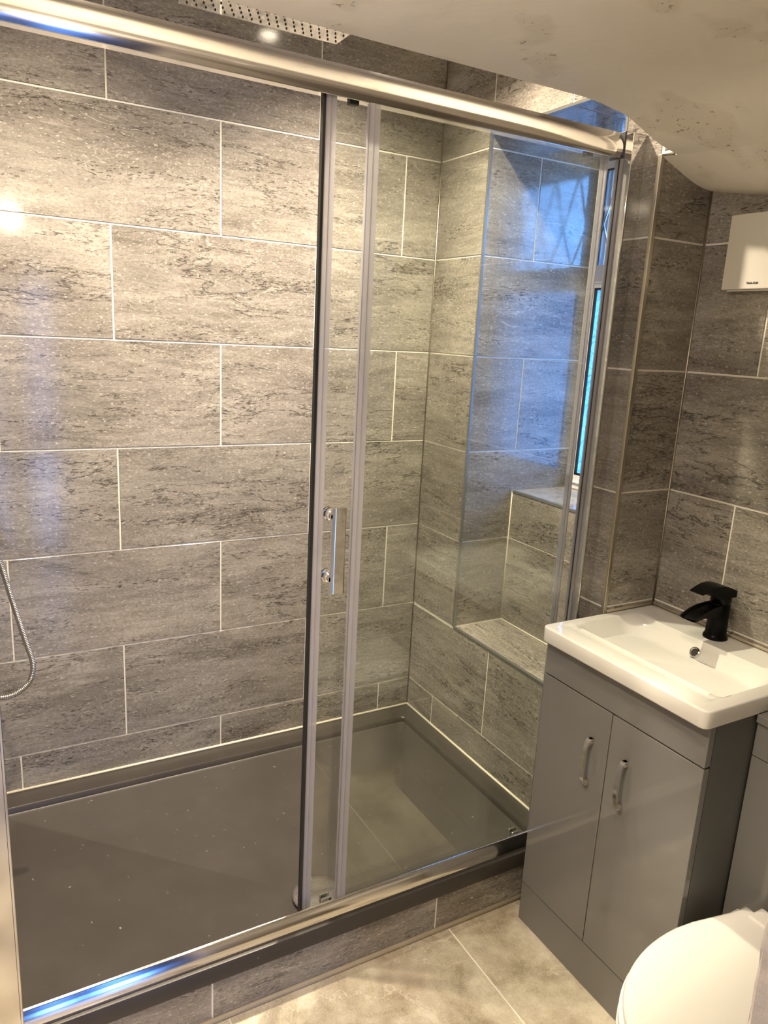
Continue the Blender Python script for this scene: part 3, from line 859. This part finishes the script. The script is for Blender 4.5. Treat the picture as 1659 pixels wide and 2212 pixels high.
# handle: flat bar on two turned stand-offs
hx, hz0, hz1 = 0.5945, 0.830, 1.019
hd = mesh_obj('door_handle', prism([(hx - 0.0155, -0.842), (hx - 0.0155, -0.850), (hx - 0.0105, -0.853), (hx - 0.0095, -0.8518), (hx - 0.0085, -0.853), (hx + 0.012, -0.8555), (hx + 0.0148, -0.8535), (hx + 0.0155, -0.850), (hx + 0.0155, -0.842)], 'z', hz0, hz1), M_['chrome'], door)
hd['label'] = 'chrome bar handle on two round stand-offs'
for zc in (0.862, 1.000):
    mesh_obj('standoff', lathe([(0.0, 0.0), (0.0145, 0.0), (0.0150, 0.005), (0.0105, 0.007), (0.0105, 0.009), (0.0135, 0.011), (0.0130, 0.018), (0.0100, 0.021), (0.0095, 0.031)], (hx - 0.008, YDR - 0.003, zc), (0, -1, 0), 28), M_['chrome'], hd, smooth=True, angle=40)
    mesh_obj('inner_cap', lathe([(0.0, 0.012), (0.012, 0.011), (0.0140, 0.008), (0.0140, 0.0)], (hx - 0.008, YDR + 0.003, zc), (0, 1, 0), 28), M_['chrome'], hd, smooth=True, angle=40)
# rollers
for xr in (0.614, 1.200):
    mesh_obj('bottom_roller', boxes((xr - 0.0125, xr + 0.0125, YDR - 0.011, YDR - 0.0032, 0.010, 0.032), (xr - 0.0125, xr + 0.0125, YDR + 0.0032, YDR + 0.011, 0.010, 0.034), (xr - 0.008, xr + 0.008, YDR - 0.0145, YDR - 0.010, 0.010, 0.026), bevel=0.002), M_['chrome'], door)
for xr in (0.612, 1.215):
    mesh_obj('top_roller', boxes((xr - 0.012, xr + 0.008, YDR - 0.004, YDR + 0.010, 1.7955, 1.8075), bevel=0.0015), M_['black_rubber'], door)
mesh_obj('guide_block', boxes((0.630, 0.648, YFX + 0.004, YFX + 0.012, 0.0062, 0.027), bevel=0.001), M_['chrome'], en)

# ------------------------------------------------------------------ overhead shower
SHZ = 2.03
sh = thing('rain_shower', 'flat square chrome rain shower head with black nozzles above the rail', 'shower head', (0.56, -0.56, SHZ))
sx0, sx1, sy0, sy1 = 0.374, 0.745, -0.78, -0.432
mesh_obj('head_plate', boxes((sx0, sx1, sy0, sy1, SHZ, SHZ + 0.007), bevel=0.001), M_['chrome'], sh)
def nozzles():
    bm = bmesh.new(); k = 0
    for r in range(16):
        y = sy1 - 0.018 - r * 0.0205
        for c in range(18):
            x = sx0 + 0.016 + c * 0.0203 + (0.010 if r % 2 else 0)
            if x > sx1 - 0.008 or y < sy0 + 0.01: continue
            pr = [(0.0026, 0.0), (0.0022, -0.0012), (0.0012, -0.0026), (0.0, -0.0026)]
            rings = []
            for rr, h in pr:
                rings.append([bm.verts.new((x + rr * math.cos(a * PI / 3), y + rr * math.sin(a * PI / 3), SHZ + h)) for a in range(6)] if rr > 0 else [bm.verts.new((x, y, SHZ + h))])
            for A, B in zip(rings, rings[1:]):
                for a in range(6):
                    if len(B) == 1: bm.faces.new((A[a], A[(a + 1) % 6], B[0]))
                    else: bm.faces.new((A[a], A[(a + 1) % 6], B[(a + 1) % 6], B[a]))
    return bm
nz = mesh_obj('nozzles', nozzles(), M_['black_rubber'], sh); nz['kind'] = 'stuff'; nz['label'] = 'rows of black rubber nozzles'
arm = catmull([(0.56, -0.606, SHZ + 0.03), (0.55, -0.606, SHZ + 0.075), (0.48, -0.606, SHZ + 0.095), (0.1, -0.606, SHZ + 0.097), (XL, -0.606, SHZ + 0.097)], 8)
mesh_obj('shower_arm', tube(arm, 0.011, 14), M_['chrome'], sh, smooth=True)
mesh_obj('ball_joint', lathe([(0.0, 0.0), (0.026, 0.0), (0.026, 0.006), (0.014, 0.012), (0.014, 0.03), (0.0, 0.032)], (0.56, -0.606, SHZ + 0.007), seg=24), M_['chrome'], sh, smooth=True, angle=40)
mesh_obj('wall_flange', lathe([(0.0, 0.0), (0.032, 0.0), (0.030, 0.006), (0.012, 0.010)], (XL, -0.606, SHZ + 0.097), (1, 0, 0), 28), M_['chrome'], sh, smooth=True, angle=40)

# hand shower hose at the left
hs = thing('shower_hose', 'ribbed steel shower hose hanging in a loop at the left wall', 'shower hose', (XL, -0.39, 0.51))
hp = catmull([(-0.072, -0.39, 1.02), (-0.050, -0.39, 0.92), (-0.029, -0.39, 0.832), (-0.007, -0.39, 0.724), (0.012, -0.39, 0.635), (0.025, -0.39, 0.575), (0.021, -0.39, 0.540), (0.010, -0.39, 0.520), (-0.012, -0.39, 0.503), (-0.035, -0.39, 0.497), (-0.062, -0.39, 0.501), (-0.088, -0.39, 0.512)], 26)
# re-sample evenly so that the rings are regular
def resample(path, step):
    out = [path[0].copy()]; acc = 0.0
    for a, b in zip(path, path[1:]):
        L = (b - a).length; t = step - acc
        while t <= L:
            out.append(a.lerp(b, t / L)); t += step
        acc = (acc + L) % step
    return out
hp = resample(hp, 0.0014)
mesh_obj('hose', tube(hp, 0.006, 10, lambda i: 0.0068 if i % 3 else 0.0054), M_['hose'], hs, smooth=True, angle=80)
mesh_obj('wall_outlet', lathe([(0.0, 0.0), (0.024, 0.0), (0.024, 0.006), (0.010, 0.010), (0.010, 0.022), (0.0, 0.022)], (XL, -0.39, 0.512), (1, 0, 0), 24), M_['chrome'], hs, smooth=True, angle=40)
mesh_obj('wall_bracket', boxes((XL, XL + 0.045, -0.403, -0.377, 1.03, 1.06), bevel=0.004), M_['chrome'], hs)
mesh_obj('handset', tube([Vector((-0.074, -0.39, 1.015)), Vector((-0.070, -0.39, 1.10)), Vector((-0.060, -0.39, 1.19)), Vector((-0.045, -0.39, 1.215))], 0.011, 14), M_['chrome'], hs, smooth=True)
mesh_obj('handset_face', lathe([(0.0, 0.0), (0.040, 0.0), (0.042, 0.006), (0.030, 0.016), (0.0, 0.022)], (-0.025, -0.39, 1.215), (-1, 0, -0.2), 28), M_['chrome'], hs, smooth=True, angle=40)

# ------------------------------------------------------------------ vanity unit
VX, VY0, VY1 = 1.152, -0.918, -1.389
va = thing('vanity_unit', 'grey gloss two-door vanity cabinet under the white basin', 'vanity unit', ((VX + XF) / 2, (VY0 + VY1) / 2, FLOOR))
VM = (VY0 + VY1) / 2 + 0.006
VT, VD, VP = 0.6635, 0.570, -0.040
mesh_obj('carcass', boxes((VX + 0.019, XF - 0.002, VY1, VY1 + 0.016, FLOOR, VT), (VX + 0.019, XF - 0.002, VY0 - 0.016, VY0, FLOOR, VT),
                          (XF - 0.012, XF - 0.002, VY1 + 0.016, VY0 - 0.016, FLOOR, VT), (VX + 0.019, XF - 0.012, VY1 + 0.016, VY0 - 0.016, VP - 0.02, VP - 0.004),
                          (VX + 0.019, VX + 0.035, VY1 + 0.016, VY0 - 0.016, VD - 0.004, VT)), M_['grey_side'], va)
mesh_obj('top_panel', boxes((VX, VX + 0.018, VY1, VY0, VD + 0.0035, VT), bevel=0.0012), M_['grey_gloss'], va)
mesh_obj('plinth', boxes((VX + 0.001, VX + 0.018, VY1, VY0, FLOOR, VP - 0.002), bevel=0.001), M_['grey_gloss'], va)
mesh_obj('shadow_gap', boxes((VX + 0.0182, VX + 0.0188, VY1 + 0.001, VY0 - 0.001, FLOOR + 0.05, VD + 0.02)), M_['dark_gap'], va)  # black sheet behind the doors, paints the shade in their joints
def handle(yc, z0, z1):
    # bow handle: outward curved strap, thick pointed feet
    w = 0.0055; N = 16
    bm = bmesh.new(); rows = []
    for k in range(N + 1):
        t = k / N
        z = z0 + (z1 - z0) * t
        bow = math.sin(PI * t) ** 0.55
        xo = VX - 0.010 - 0.016 * bow
        th = 0.0036 + 0.006 * (abs(2 * t - 1) ** 6)
        ww = w * (0.85 + 0.3 * abs(2 * t - 1) ** 3)
        rows.append([bm.verts.new(p) for p in ((xo, yc - ww, z), (xo, yc + ww, z), (xo + th, yc + ww, z), (xo + th, yc - ww, z))])
    for A, B in zip(rows, rows[1:]):
        for i in range(4): bm.faces.new((A[i], A[(i + 1) % 4], B[(i + 1) % 4], B[i]))
    bm.faces.new(rows[0]); bm.faces.new(rows[-1][::-1])
    f = boxes((VX - 0.012, VX + 0.001, yc - 0.0055, yc + 0.0055, z0, z0 + 0.013), (VX - 0.012, VX + 0.001, yc - 0.0055, yc + 0.0055, z1 - 0.013, z1), bevel=0.0015)
    return merge(bm, f)
for nm, ya, yb, yh, lab in (('door', VY0, VM + 0.0012, -1.098, 'left grey gloss door'), ('door', VM - 0.0012, VY1, -1.203, 'right grey gloss door')):
    d = mesh_obj(nm, boxes((VX, VX + 0.018, min(ya, yb), max(ya, yb), VP + 0.0012, VD), bevel=0.0012), M_['grey_gloss'], va)
    d['label'] = lab
    h_ = mesh_obj('handle', handle(yh, 0.366, 0.486), M_['chrome_soft'], d, smooth=True, angle=35)
    h_['label'] = 'chrome bow handle'

# ------------------------------------------------------------------ basin
BZ = 0.703
BX0, BX1, BY0, BY1 = 1.127, XF - 0.001, -1.3945, -0.9165
ba = thing('wash_basin', 'white ceramic rectangular inset basin on the grey vanity', 'basin', ((BX0 + BX1) / 2, (BY0 + BY1) / 2, VT))
def sm(a, b, x):
    t = min(1, max(0, (x - a) / (b - a))); return t * t * (3 - 2 * t)
bx0, bx1, by0, by1 = 1.205, 1.425, -1.362, -0.945     # bowl opening
def bowl_depth(x, y):
    # deep trough under the tap side, long curved slopes from both ends
    if not (bx0 < x < bx1 and by0 < y < by1): return 0.0
    yc = -1.165
    if y > yc: ty = (by1 - y) / (by1 - yc)
    else: ty = (y - by0) / (yc - by0)
    ty = min(1, ty)
    ends = 1 - (1 - min(1.0, ty * 1.35)) ** 2.0 if ty * 1.35 < 1 else 1.0
    front = sm(0.0, 0.038, x - bx0)
    back = sm(0.0, 0.075, bx1 - x)
    lip = sm(0.0, 0.006, min(x - bx0, bx1 - x, y - by0, by1 - y))
    return 0.122 * ends * (0.10 * lip + 0.90 * front * back)
def basin():
    bm = bmesh.new()
    def lin(a, b, n): return [a + (b - a) * i / n for i in range(n + 1)]
    r = 0.013
    def plan(x, y):
        # outline with rounded corners: (point, outward direction)
        qx = min(max(x, BX0 + 0.004 + r), BX1 - 0.004 - 0.003); qy = min(max(y, BY0 + 0.004 + r), BY1 - 0.004 - r)
        d = Vector((x - qx, y - qy))
        if d.length > r: d = d.normalized() * r
        return (qx + d.x, qy + d.y), (d.normalized() if d.length > 1e-6 else Vector((0, 0)))
    xs = [BX0 + 0.004, BX0 + 0.0065, BX0 + 0.009] + lin(BX0 + 0.012, bx0, 6) + lin(bx0, bx1, 56)[1:] + lin(bx1, BX1 - 0.004, 8)[1:]
    ys = [BY0 + 0.004, BY0 + 0.0065, BY0 + 0.009] + lin(BY0 + 0.012, by0, 4) + lin(by0, by1, 96)[1:] + lin(by1, BY1 - 0.012, 3)[1:] + [BY1 - 0.009, BY1 - 0.0065, BY1 - 0.004]
    g = []
    for x in xs:
        row = []
        for y in ys:
            z = BZ - bowl_depth(x, y)
            # gentle dish of the front rim towards the bowl
            if x < bx0 and by0 < y < by1: z -= 0.003 * sm(BX0 + 0.03, bx0, x)
            (px, py), _ = plan(x, y)
            row.append(bm.verts.new((px, py, z)))
        g.append(row)
    for A, B in zip(g, g[1:]):
        for j in range(len(ys) - 1): bm.faces.new((A[j], A[j + 1], B[j + 1], B[j]))
    # rounded outer edge and skirt
    loop = [g[i][0] for i in range(len(xs))] + [g[-1][j] for j in range(1, len(ys))] + [g[i][-1] for i in range(len(xs) - 2, -1, -1)] + [g[0][j] for j in range(len(ys) - 2, 0, -1)]
    prev = loop
    cx, cy = (BX0 + BX1) / 2, (BY0 + BY1) / 2
    for out, z in ((0.0022, BZ - 0.0007), (0.0036, BZ - 0.0022), (0.004, BZ - 0.004), (0.004, VT + 0.004), (0.0028, VT + 0.0012), (0.0005, VT + 0.0003)):
        cur = []
        for v in loop:
            dx, dy = plan(v.co.x, v.co.y)[1] * out
            cur.append(bm.verts.new((v.co.x + dx, v.co.y + dy, z)))
        n = len(loop)
        for i in range(n): bm.faces.new((prev[i], prev[(i + 1) % n], cur[(i + 1) % n], cur[i]))
        prev = cur
    bm.faces.new(prev[::-1])
    return bm
mesh_obj('basin_bowl', basin(), M_['white_gloss'], ba, smooth=True, angle=55)
of = (1.4060, -1.146, 0.6765)
ofn = (-0.84, 0.0, 0.545)
ov = mesh_obj('overflow_ring', lathe([(0.0085, -0.004), (0.0085, 0.0022), (0.0105, 0.0042), (0.0130, 0.0030), (0.0140, -0.006)], of, ofn, 28), M_['chrome'], ba, smooth=True, angle=50)
mesh_obj('overflow_hole', lathe([(0.0, 0.0010), (0.0088, 0.0010), (0.0088, -0.003)], of, ofn, 24), M_['black_rubber'], ba)
mesh_obj('waste_plug', lathe([(0.0, 0.004), (0.020, 0.0035), (0.024, 0.001), (0.024, -0.003)], (1.315, -1.16, 0.5815), seg=28), M_['chrome'], ba, smooth=True, angle=50)

# tap
TX, TY = 1.477, -1.142
ta = thing('basin_tap', 'black waterfall mono basin tap with flat lever', 'tap', (TX, TY, BZ))
mesh_obj('tap_body', lathe([(0.0, 0.0), (0.0285, 0.0), (0.0285, 0.005), (0.0265, 0.009), (0.0245, 0.012), (0.0238, 0.040), (0.0238, 0.088), (0.0228, 0.090), (0.0228, 0.092), (0.0240, 0.094), (0.0240, 0.110), (0.0, 0.110)], (TX, TY, BZ), seg=40), M_['black_matt'], ta, smooth=True, angle=40)
def spout():
    bm = bmesh.new(); rows = []
    N = 12
    for k in range(N + 1):
        t = k / N
        x = TX - 0.012 - 0.098 * t
        zt = BZ + 0.090 - 0.004 * t - 0.020 * t ** 3.0
        th = 0.026 * (1 - t) ** 0.8 + 0.005
        w = 0.019 + 0.004 * t
        dip = 0.006 * min(1, t * 3)
        sec = [(-w, 0), (-w * 0.82, 0.0), (-w * 0.6, -dip), (w * 0.6, -dip), (w * 0.82, 0.0), (w, 0), (w * 0.9, -th), (-w * 0.9, -th)]
        rows.append([bm.verts.new((x, TY + a, zt + b)) for a, b in sec])
    for A, B in zip(rows, rows[1:]):
        for i in range(8): bm.faces.new((A[i], A[(i + 1) % 8], B[(i + 1) % 8], B[i]))
    bm.faces.new(rows[0]); bm.faces.new(rows[-1][::-1])
    return bm
mesh_obj('spout', spout(), M_['black_matt'], ta, smooth=True, angle=35)
def lever():
    bm = bmesh.new(); rows = []
    N = 14
    for k in range(N + 1):
        t = k / N
        x = TX + 0.0215 - 0.117 * t
        top = BZ + 0.122 + 0.016 * math.sin(PI * min(1, t * 0.95 + 0.05)) + 0.006 * t
        th = 0.013 if t < 0.36 else 0.013 - 0.010 * sm(0.36, 1.0, t)
        if t < 0.38: th = top - (BZ + 0.108)
        else: th = (top - (BZ + 0.108)) * (1 - sm(0.38, 1.0, t)) + 0.003
        w = 0.0245 - 0.006 * t
        rows.append([bm.verts.new((x, TY + a, z)) for a, z in ((-w, top - 0.001), (0, top), (w, top - 0.001), (w, top - th), (-w, top - th))])
    for A, B in zip(rows, rows[1:]):
        for i in range(5): bm.faces.new((A[i], A[(i + 1) % 5], B[(i + 1) % 5], B[i]))
    bm.faces.new(rows[0]); bm.faces.new(rows[-1][::-1])
    return bm
mesh_obj('lever', lever(), M_['black_matt'], ta, smooth=True, angle=35)

# ------------------------------------------------------------------ toilet furniture unit
UX, UY0, UY1 = 1.296, -1.3925, -1.885
un = thing('toilet_unit', 'grey back-to-wall toilet furniture unit right of the vanity', 'cabinet', ((UX + XF) / 2, (UY0 + UY1) / 2, FLOOR))
mesh_obj('carcass', boxes((UX + 0.019, XF - 0.002, UY0 - 0.016, UY0, FLOOR, 0.645), (UX + 0.019, XF - 0.002, UY1, UY1 + 0.016, FLOOR, 0.645), (UX + 0.019, UX + 0.03, UY1 + 0.016, UY0 - 0.016, FLOOR, 0.645)), M_['grey_side'], un)
mesh_obj('worktop', boxes((UX - 0.006, XF - 0.002, UY1, UY0, 0.6465, 0.664), bevel=0.0015), M_['grey_gloss'], un)
mesh_obj('top_panel', boxes((UX, UX + 0.018, UY1, UY0, 0.5715, 0.6445), bevel=0.001), M_['grey_gloss'], un)
mesh_obj('lower_panel', boxes((UX, UX + 0.018, UY1, UY0, FLOOR, 0.5695), bevel=0.001), M_['grey_gloss'], un)

# ------------------------------------------------------------------ toilet
LZ = 0.270
tc_y, tx0 = -1.622, 0.806
to = thing('toilet', 'white back-to-wall toilet with closed lid beside the vanity', 'toilet', (1.04, tc_y, FLOOR))
def d_outline(x_tip, x_back, half, yc, back_half, n=40):
    """D-shaped plan: elliptical front, sides drawing in to the hinge"""
    pts = []
    L = x_back - x_tip
    for k in range(n + 1):
        a = -PI / 2 + PI * k / n
        ex = 0.60 * L
        x = x_tip + ex - ex * math.cos(a) ** 0.92 if abs(a) < PI / 2 else x_tip + ex
        pts.append((x, yc + half * math.sin(a)))
    for t in (0.25, 0.5, 0.75, 0.92, 1.0):
        s_ = t * t * (3 - 2 * t)
        pts.append((x_tip + 0.60 * L + 0.40 * L * t, yc + half + (back_half - half) * s_))
    for t in (1.0, 0.92, 0.75, 0.5, 0.25):
        s_ = t * t * (3 - 2 * t)
        pts.append((x_tip + 0.60 * L + 0.40 * L * t, yc - half - (back_half - half) * s_))
    return pts
def loft(sections, cap0=True, cap1=True):
    bm = bmesh.new(); rows = [[bm.verts.new(p) for p in s_] for s_ in sections]
    n = len(rows[0])
    for A, B in zip(rows, rows[1:]):
        for i in range(n): bm.faces.new((A[i], A[(i + 1) % n], B[(i + 1) % n], B[i]))
    if cap0: bm.faces.new(rows[0][::-1])
    if cap1: bm.faces.new(rows[-1])
    return bm
def sec(dx, dh, z, xt=tx0, xb=1.262, half=0.190, bh=0.165): return [(x, y, z) for x, y in d_outline(xt + dx, xb - max(0, dx) * 0.3, half - dh, tc_y, bh - dh)]
lid = mesh_obj('lid', loft([sec(0.006, 0.006, LZ - 0.020), sec(0.001, 0.001, LZ - 0.019), sec(0.0, 0.0, LZ - 0.010), sec(0.002, 0.002, LZ - 0.004), sec(0.008, 0.008, LZ - 0.0008), sec(0.02, 0.02, LZ), sec(0.08, 0.08, LZ + 0.001)]), M_['white_plastic'], to, smooth=True, angle=50)
mesh_obj('seat', loft([sec(0.000, 0.003, LZ - 0.040), sec(-0.006, -0.003, LZ - 0.038), sec(-0.006, -0.003, LZ - 0.026), sec(0.010, 0.010, LZ - 0.0235)]), M_['white_plastic'], to, smooth=True, angle=50)
pz = LZ - 0.043
mesh_obj('pan', loft([sec(0.17, 0.085, FLOOR, xb=1.29, bh=0.14), sec(0.165, 0.080, FLOOR + 0.02, xb=1.29, bh=0.14), sec(0.14, 0.070, FLOOR + 0.12, xb=1.29, bh=0.15), sec(0.085, 0.045, FLOOR + 0.24, xb=1.29, bh=0.165), sec(0.012, 0.006, pz - 0.06, xb=1.29, bh=0.18), sec(-0.010, -0.006, pz - 0.02, xb=1.293, bh=0.190), sec(-0.010, -0.006, pz - 0.004, xb=1.293, bh=0.190), sec(-0.004, 0.0, pz, xb=1.293, bh=0.186)]), M_['white_gloss'], to, smooth=True, angle=50)
for s_ in (-1, 1):
    mesh_obj('hinge', boxes((1.236, 1.284, tc_y + s_ * 0.12 - 0.022, tc_y + s_ * 0.12 + 0.022, pz - 0.001, LZ + 0.004), bevel=0.005), M_['white_plastic'], to)

# ------------------------------------------------------------------ extractor fan
fa = thing('extractor_fan', 'white square wall fan above the basin tap', 'extractor fan', (XF, -1.09, 1.60))
FY0, FY1, FZ0, FZ1 = -1.0105, -1.1745, 1.5165, 1.6795
mesh_obj('housing', boxes((1.490, XF, FY1 + 0.006, FY0 - 0.006, FZ0 + 0.006, FZ1 - 0.006), bevel=0.002), M_['fan_plastic'], fa)
cv = mesh_obj('cover', boxes((1.479, 1.489, FY1, FY0, FZ0, FZ1), bevel=0.002), M_['fan_plastic'], fa)
mesh_obj('lower_lip', boxes((1.484, 1.4895, FY1 + 0.012, FY0 - 0.012, FZ0 - 0.0035, FZ0 - 0.0008), bevel=0.0006), M_['fan_plastic'], fa)
tx = bpy.data.curves.new('lettering', 'FONT')
tx.body = 'Vent-Axia'; tx.size = 0.0074; tx.shear = 0.25; tx.extrude = 0.0002; tx.align_x = 'LEFT'; tx.offset = 0.00012
tmp = bpy.data.objects.new('lettering_curve', tx); COL.objects.link(tmp)
bpy.context.view_layer.update()
tme = bpy.data.meshes.new_from_object(tmp.evaluated_get(bpy.context.evaluated_depsgraph_get()))
bpy.data.objects.remove(tmp)
tme.materials.clear(); tme.materials.append(M_['nav'])
txo = bpy.data.objects.new('lettering', tme); COL.objects.link(txo)
mtx = Matrix(((0, 0, -1), (-1, 0, 0), (0, 1, 0))).to_4x4()      # text x -> -Y, text y -> +Z, normal -> -X
mtx.translation = (1.4787, -1.0735, 1.5275)
txo.parent = fa
txo.matrix_parent_inverse = WM[fa.name].inverted()
txo.matrix_basis = mtx
txo['label'] = 'small navy italic lettering'

# ------------------------------------------------------------------ lamps (recessed downlights, above and behind the picture)
for i, (x, y, z, w, ang) in enumerate(LAMPS):
    t = thing('ceiling_light', ['recessed spotlight in the shower ceiling near the window', 'recessed spotlight in the shower ceiling near the left wall', 'spotlight in the plaster ceiling by the doorway, with an opal globe added to brighten the ceiling', 'recessed spotlight in the plaster ceiling in front of the toilet', 'recessed spotlight in the hall ceiling'][i], 'ceiling light', (x, y, z))
    zc = {0: SHC, 1: SHC, 2: ceil_z(x, y), 3: ceil_z(x, y), 4: 2.0}[i]
    mesh_obj('bezel', lathe([(0.030, 0.004), (0.030, -0.004), (0.043, -0.003), (0.045, 0.001)], (x, y, zc - 0.001), seg=32), M_['chrome'], t, smooth=True, angle=40)
    mesh_obj('lens', lathe([(0.0, -0.001), (0.030, -0.001)], (x, y, zc - 0.001), seg=24), M_['lamp'], t)
    drop = 0.075 if i == 2 else 0.012
    d = bpy.data.lights.new('lamp', 'SPOT'); d.energy = w; d.color = WARM
    d.spot_size = math.radians(ang); d.spot_blend = 1.0 if i < 2 else 0.75; d.shadow_soft_size = 0.022
    l = bpy.data.objects.new('lamp', d); COL.objects.link(l)
    l.parent = t; l.matrix_parent_inverse = WM[t.name].inverted(); l.location = (x, y, zc - drop)

    if i == 2:      # opal globe and point lamp added under the spotlight to brighten the ceiling
        mesh_obj('globe', lathe([(0.0, -0.062), (0.014, -0.059), (0.024, -0.050), (0.028, -0.038), (0.025, -0.026), (0.018, -0.018), (0.014, -0.014), (0.014, 0.0)], (x, y, zc - 0.006), seg=28), M_['opal'], t, smooth=True)
        d2 = bpy.data.lights.new('globe_fill', 'POINT'); d2.energy = 8.0; d2.color = WARM; d2.shadow_soft_size = 0.012
        l2 = bpy.data.objects.new('globe_fill', d2); COL.objects.link(l2)
        l2.parent = t; l2.matrix_parent_inverse = WM[t.name].inverted(); l2.location = (x, y, zc - 0.085)
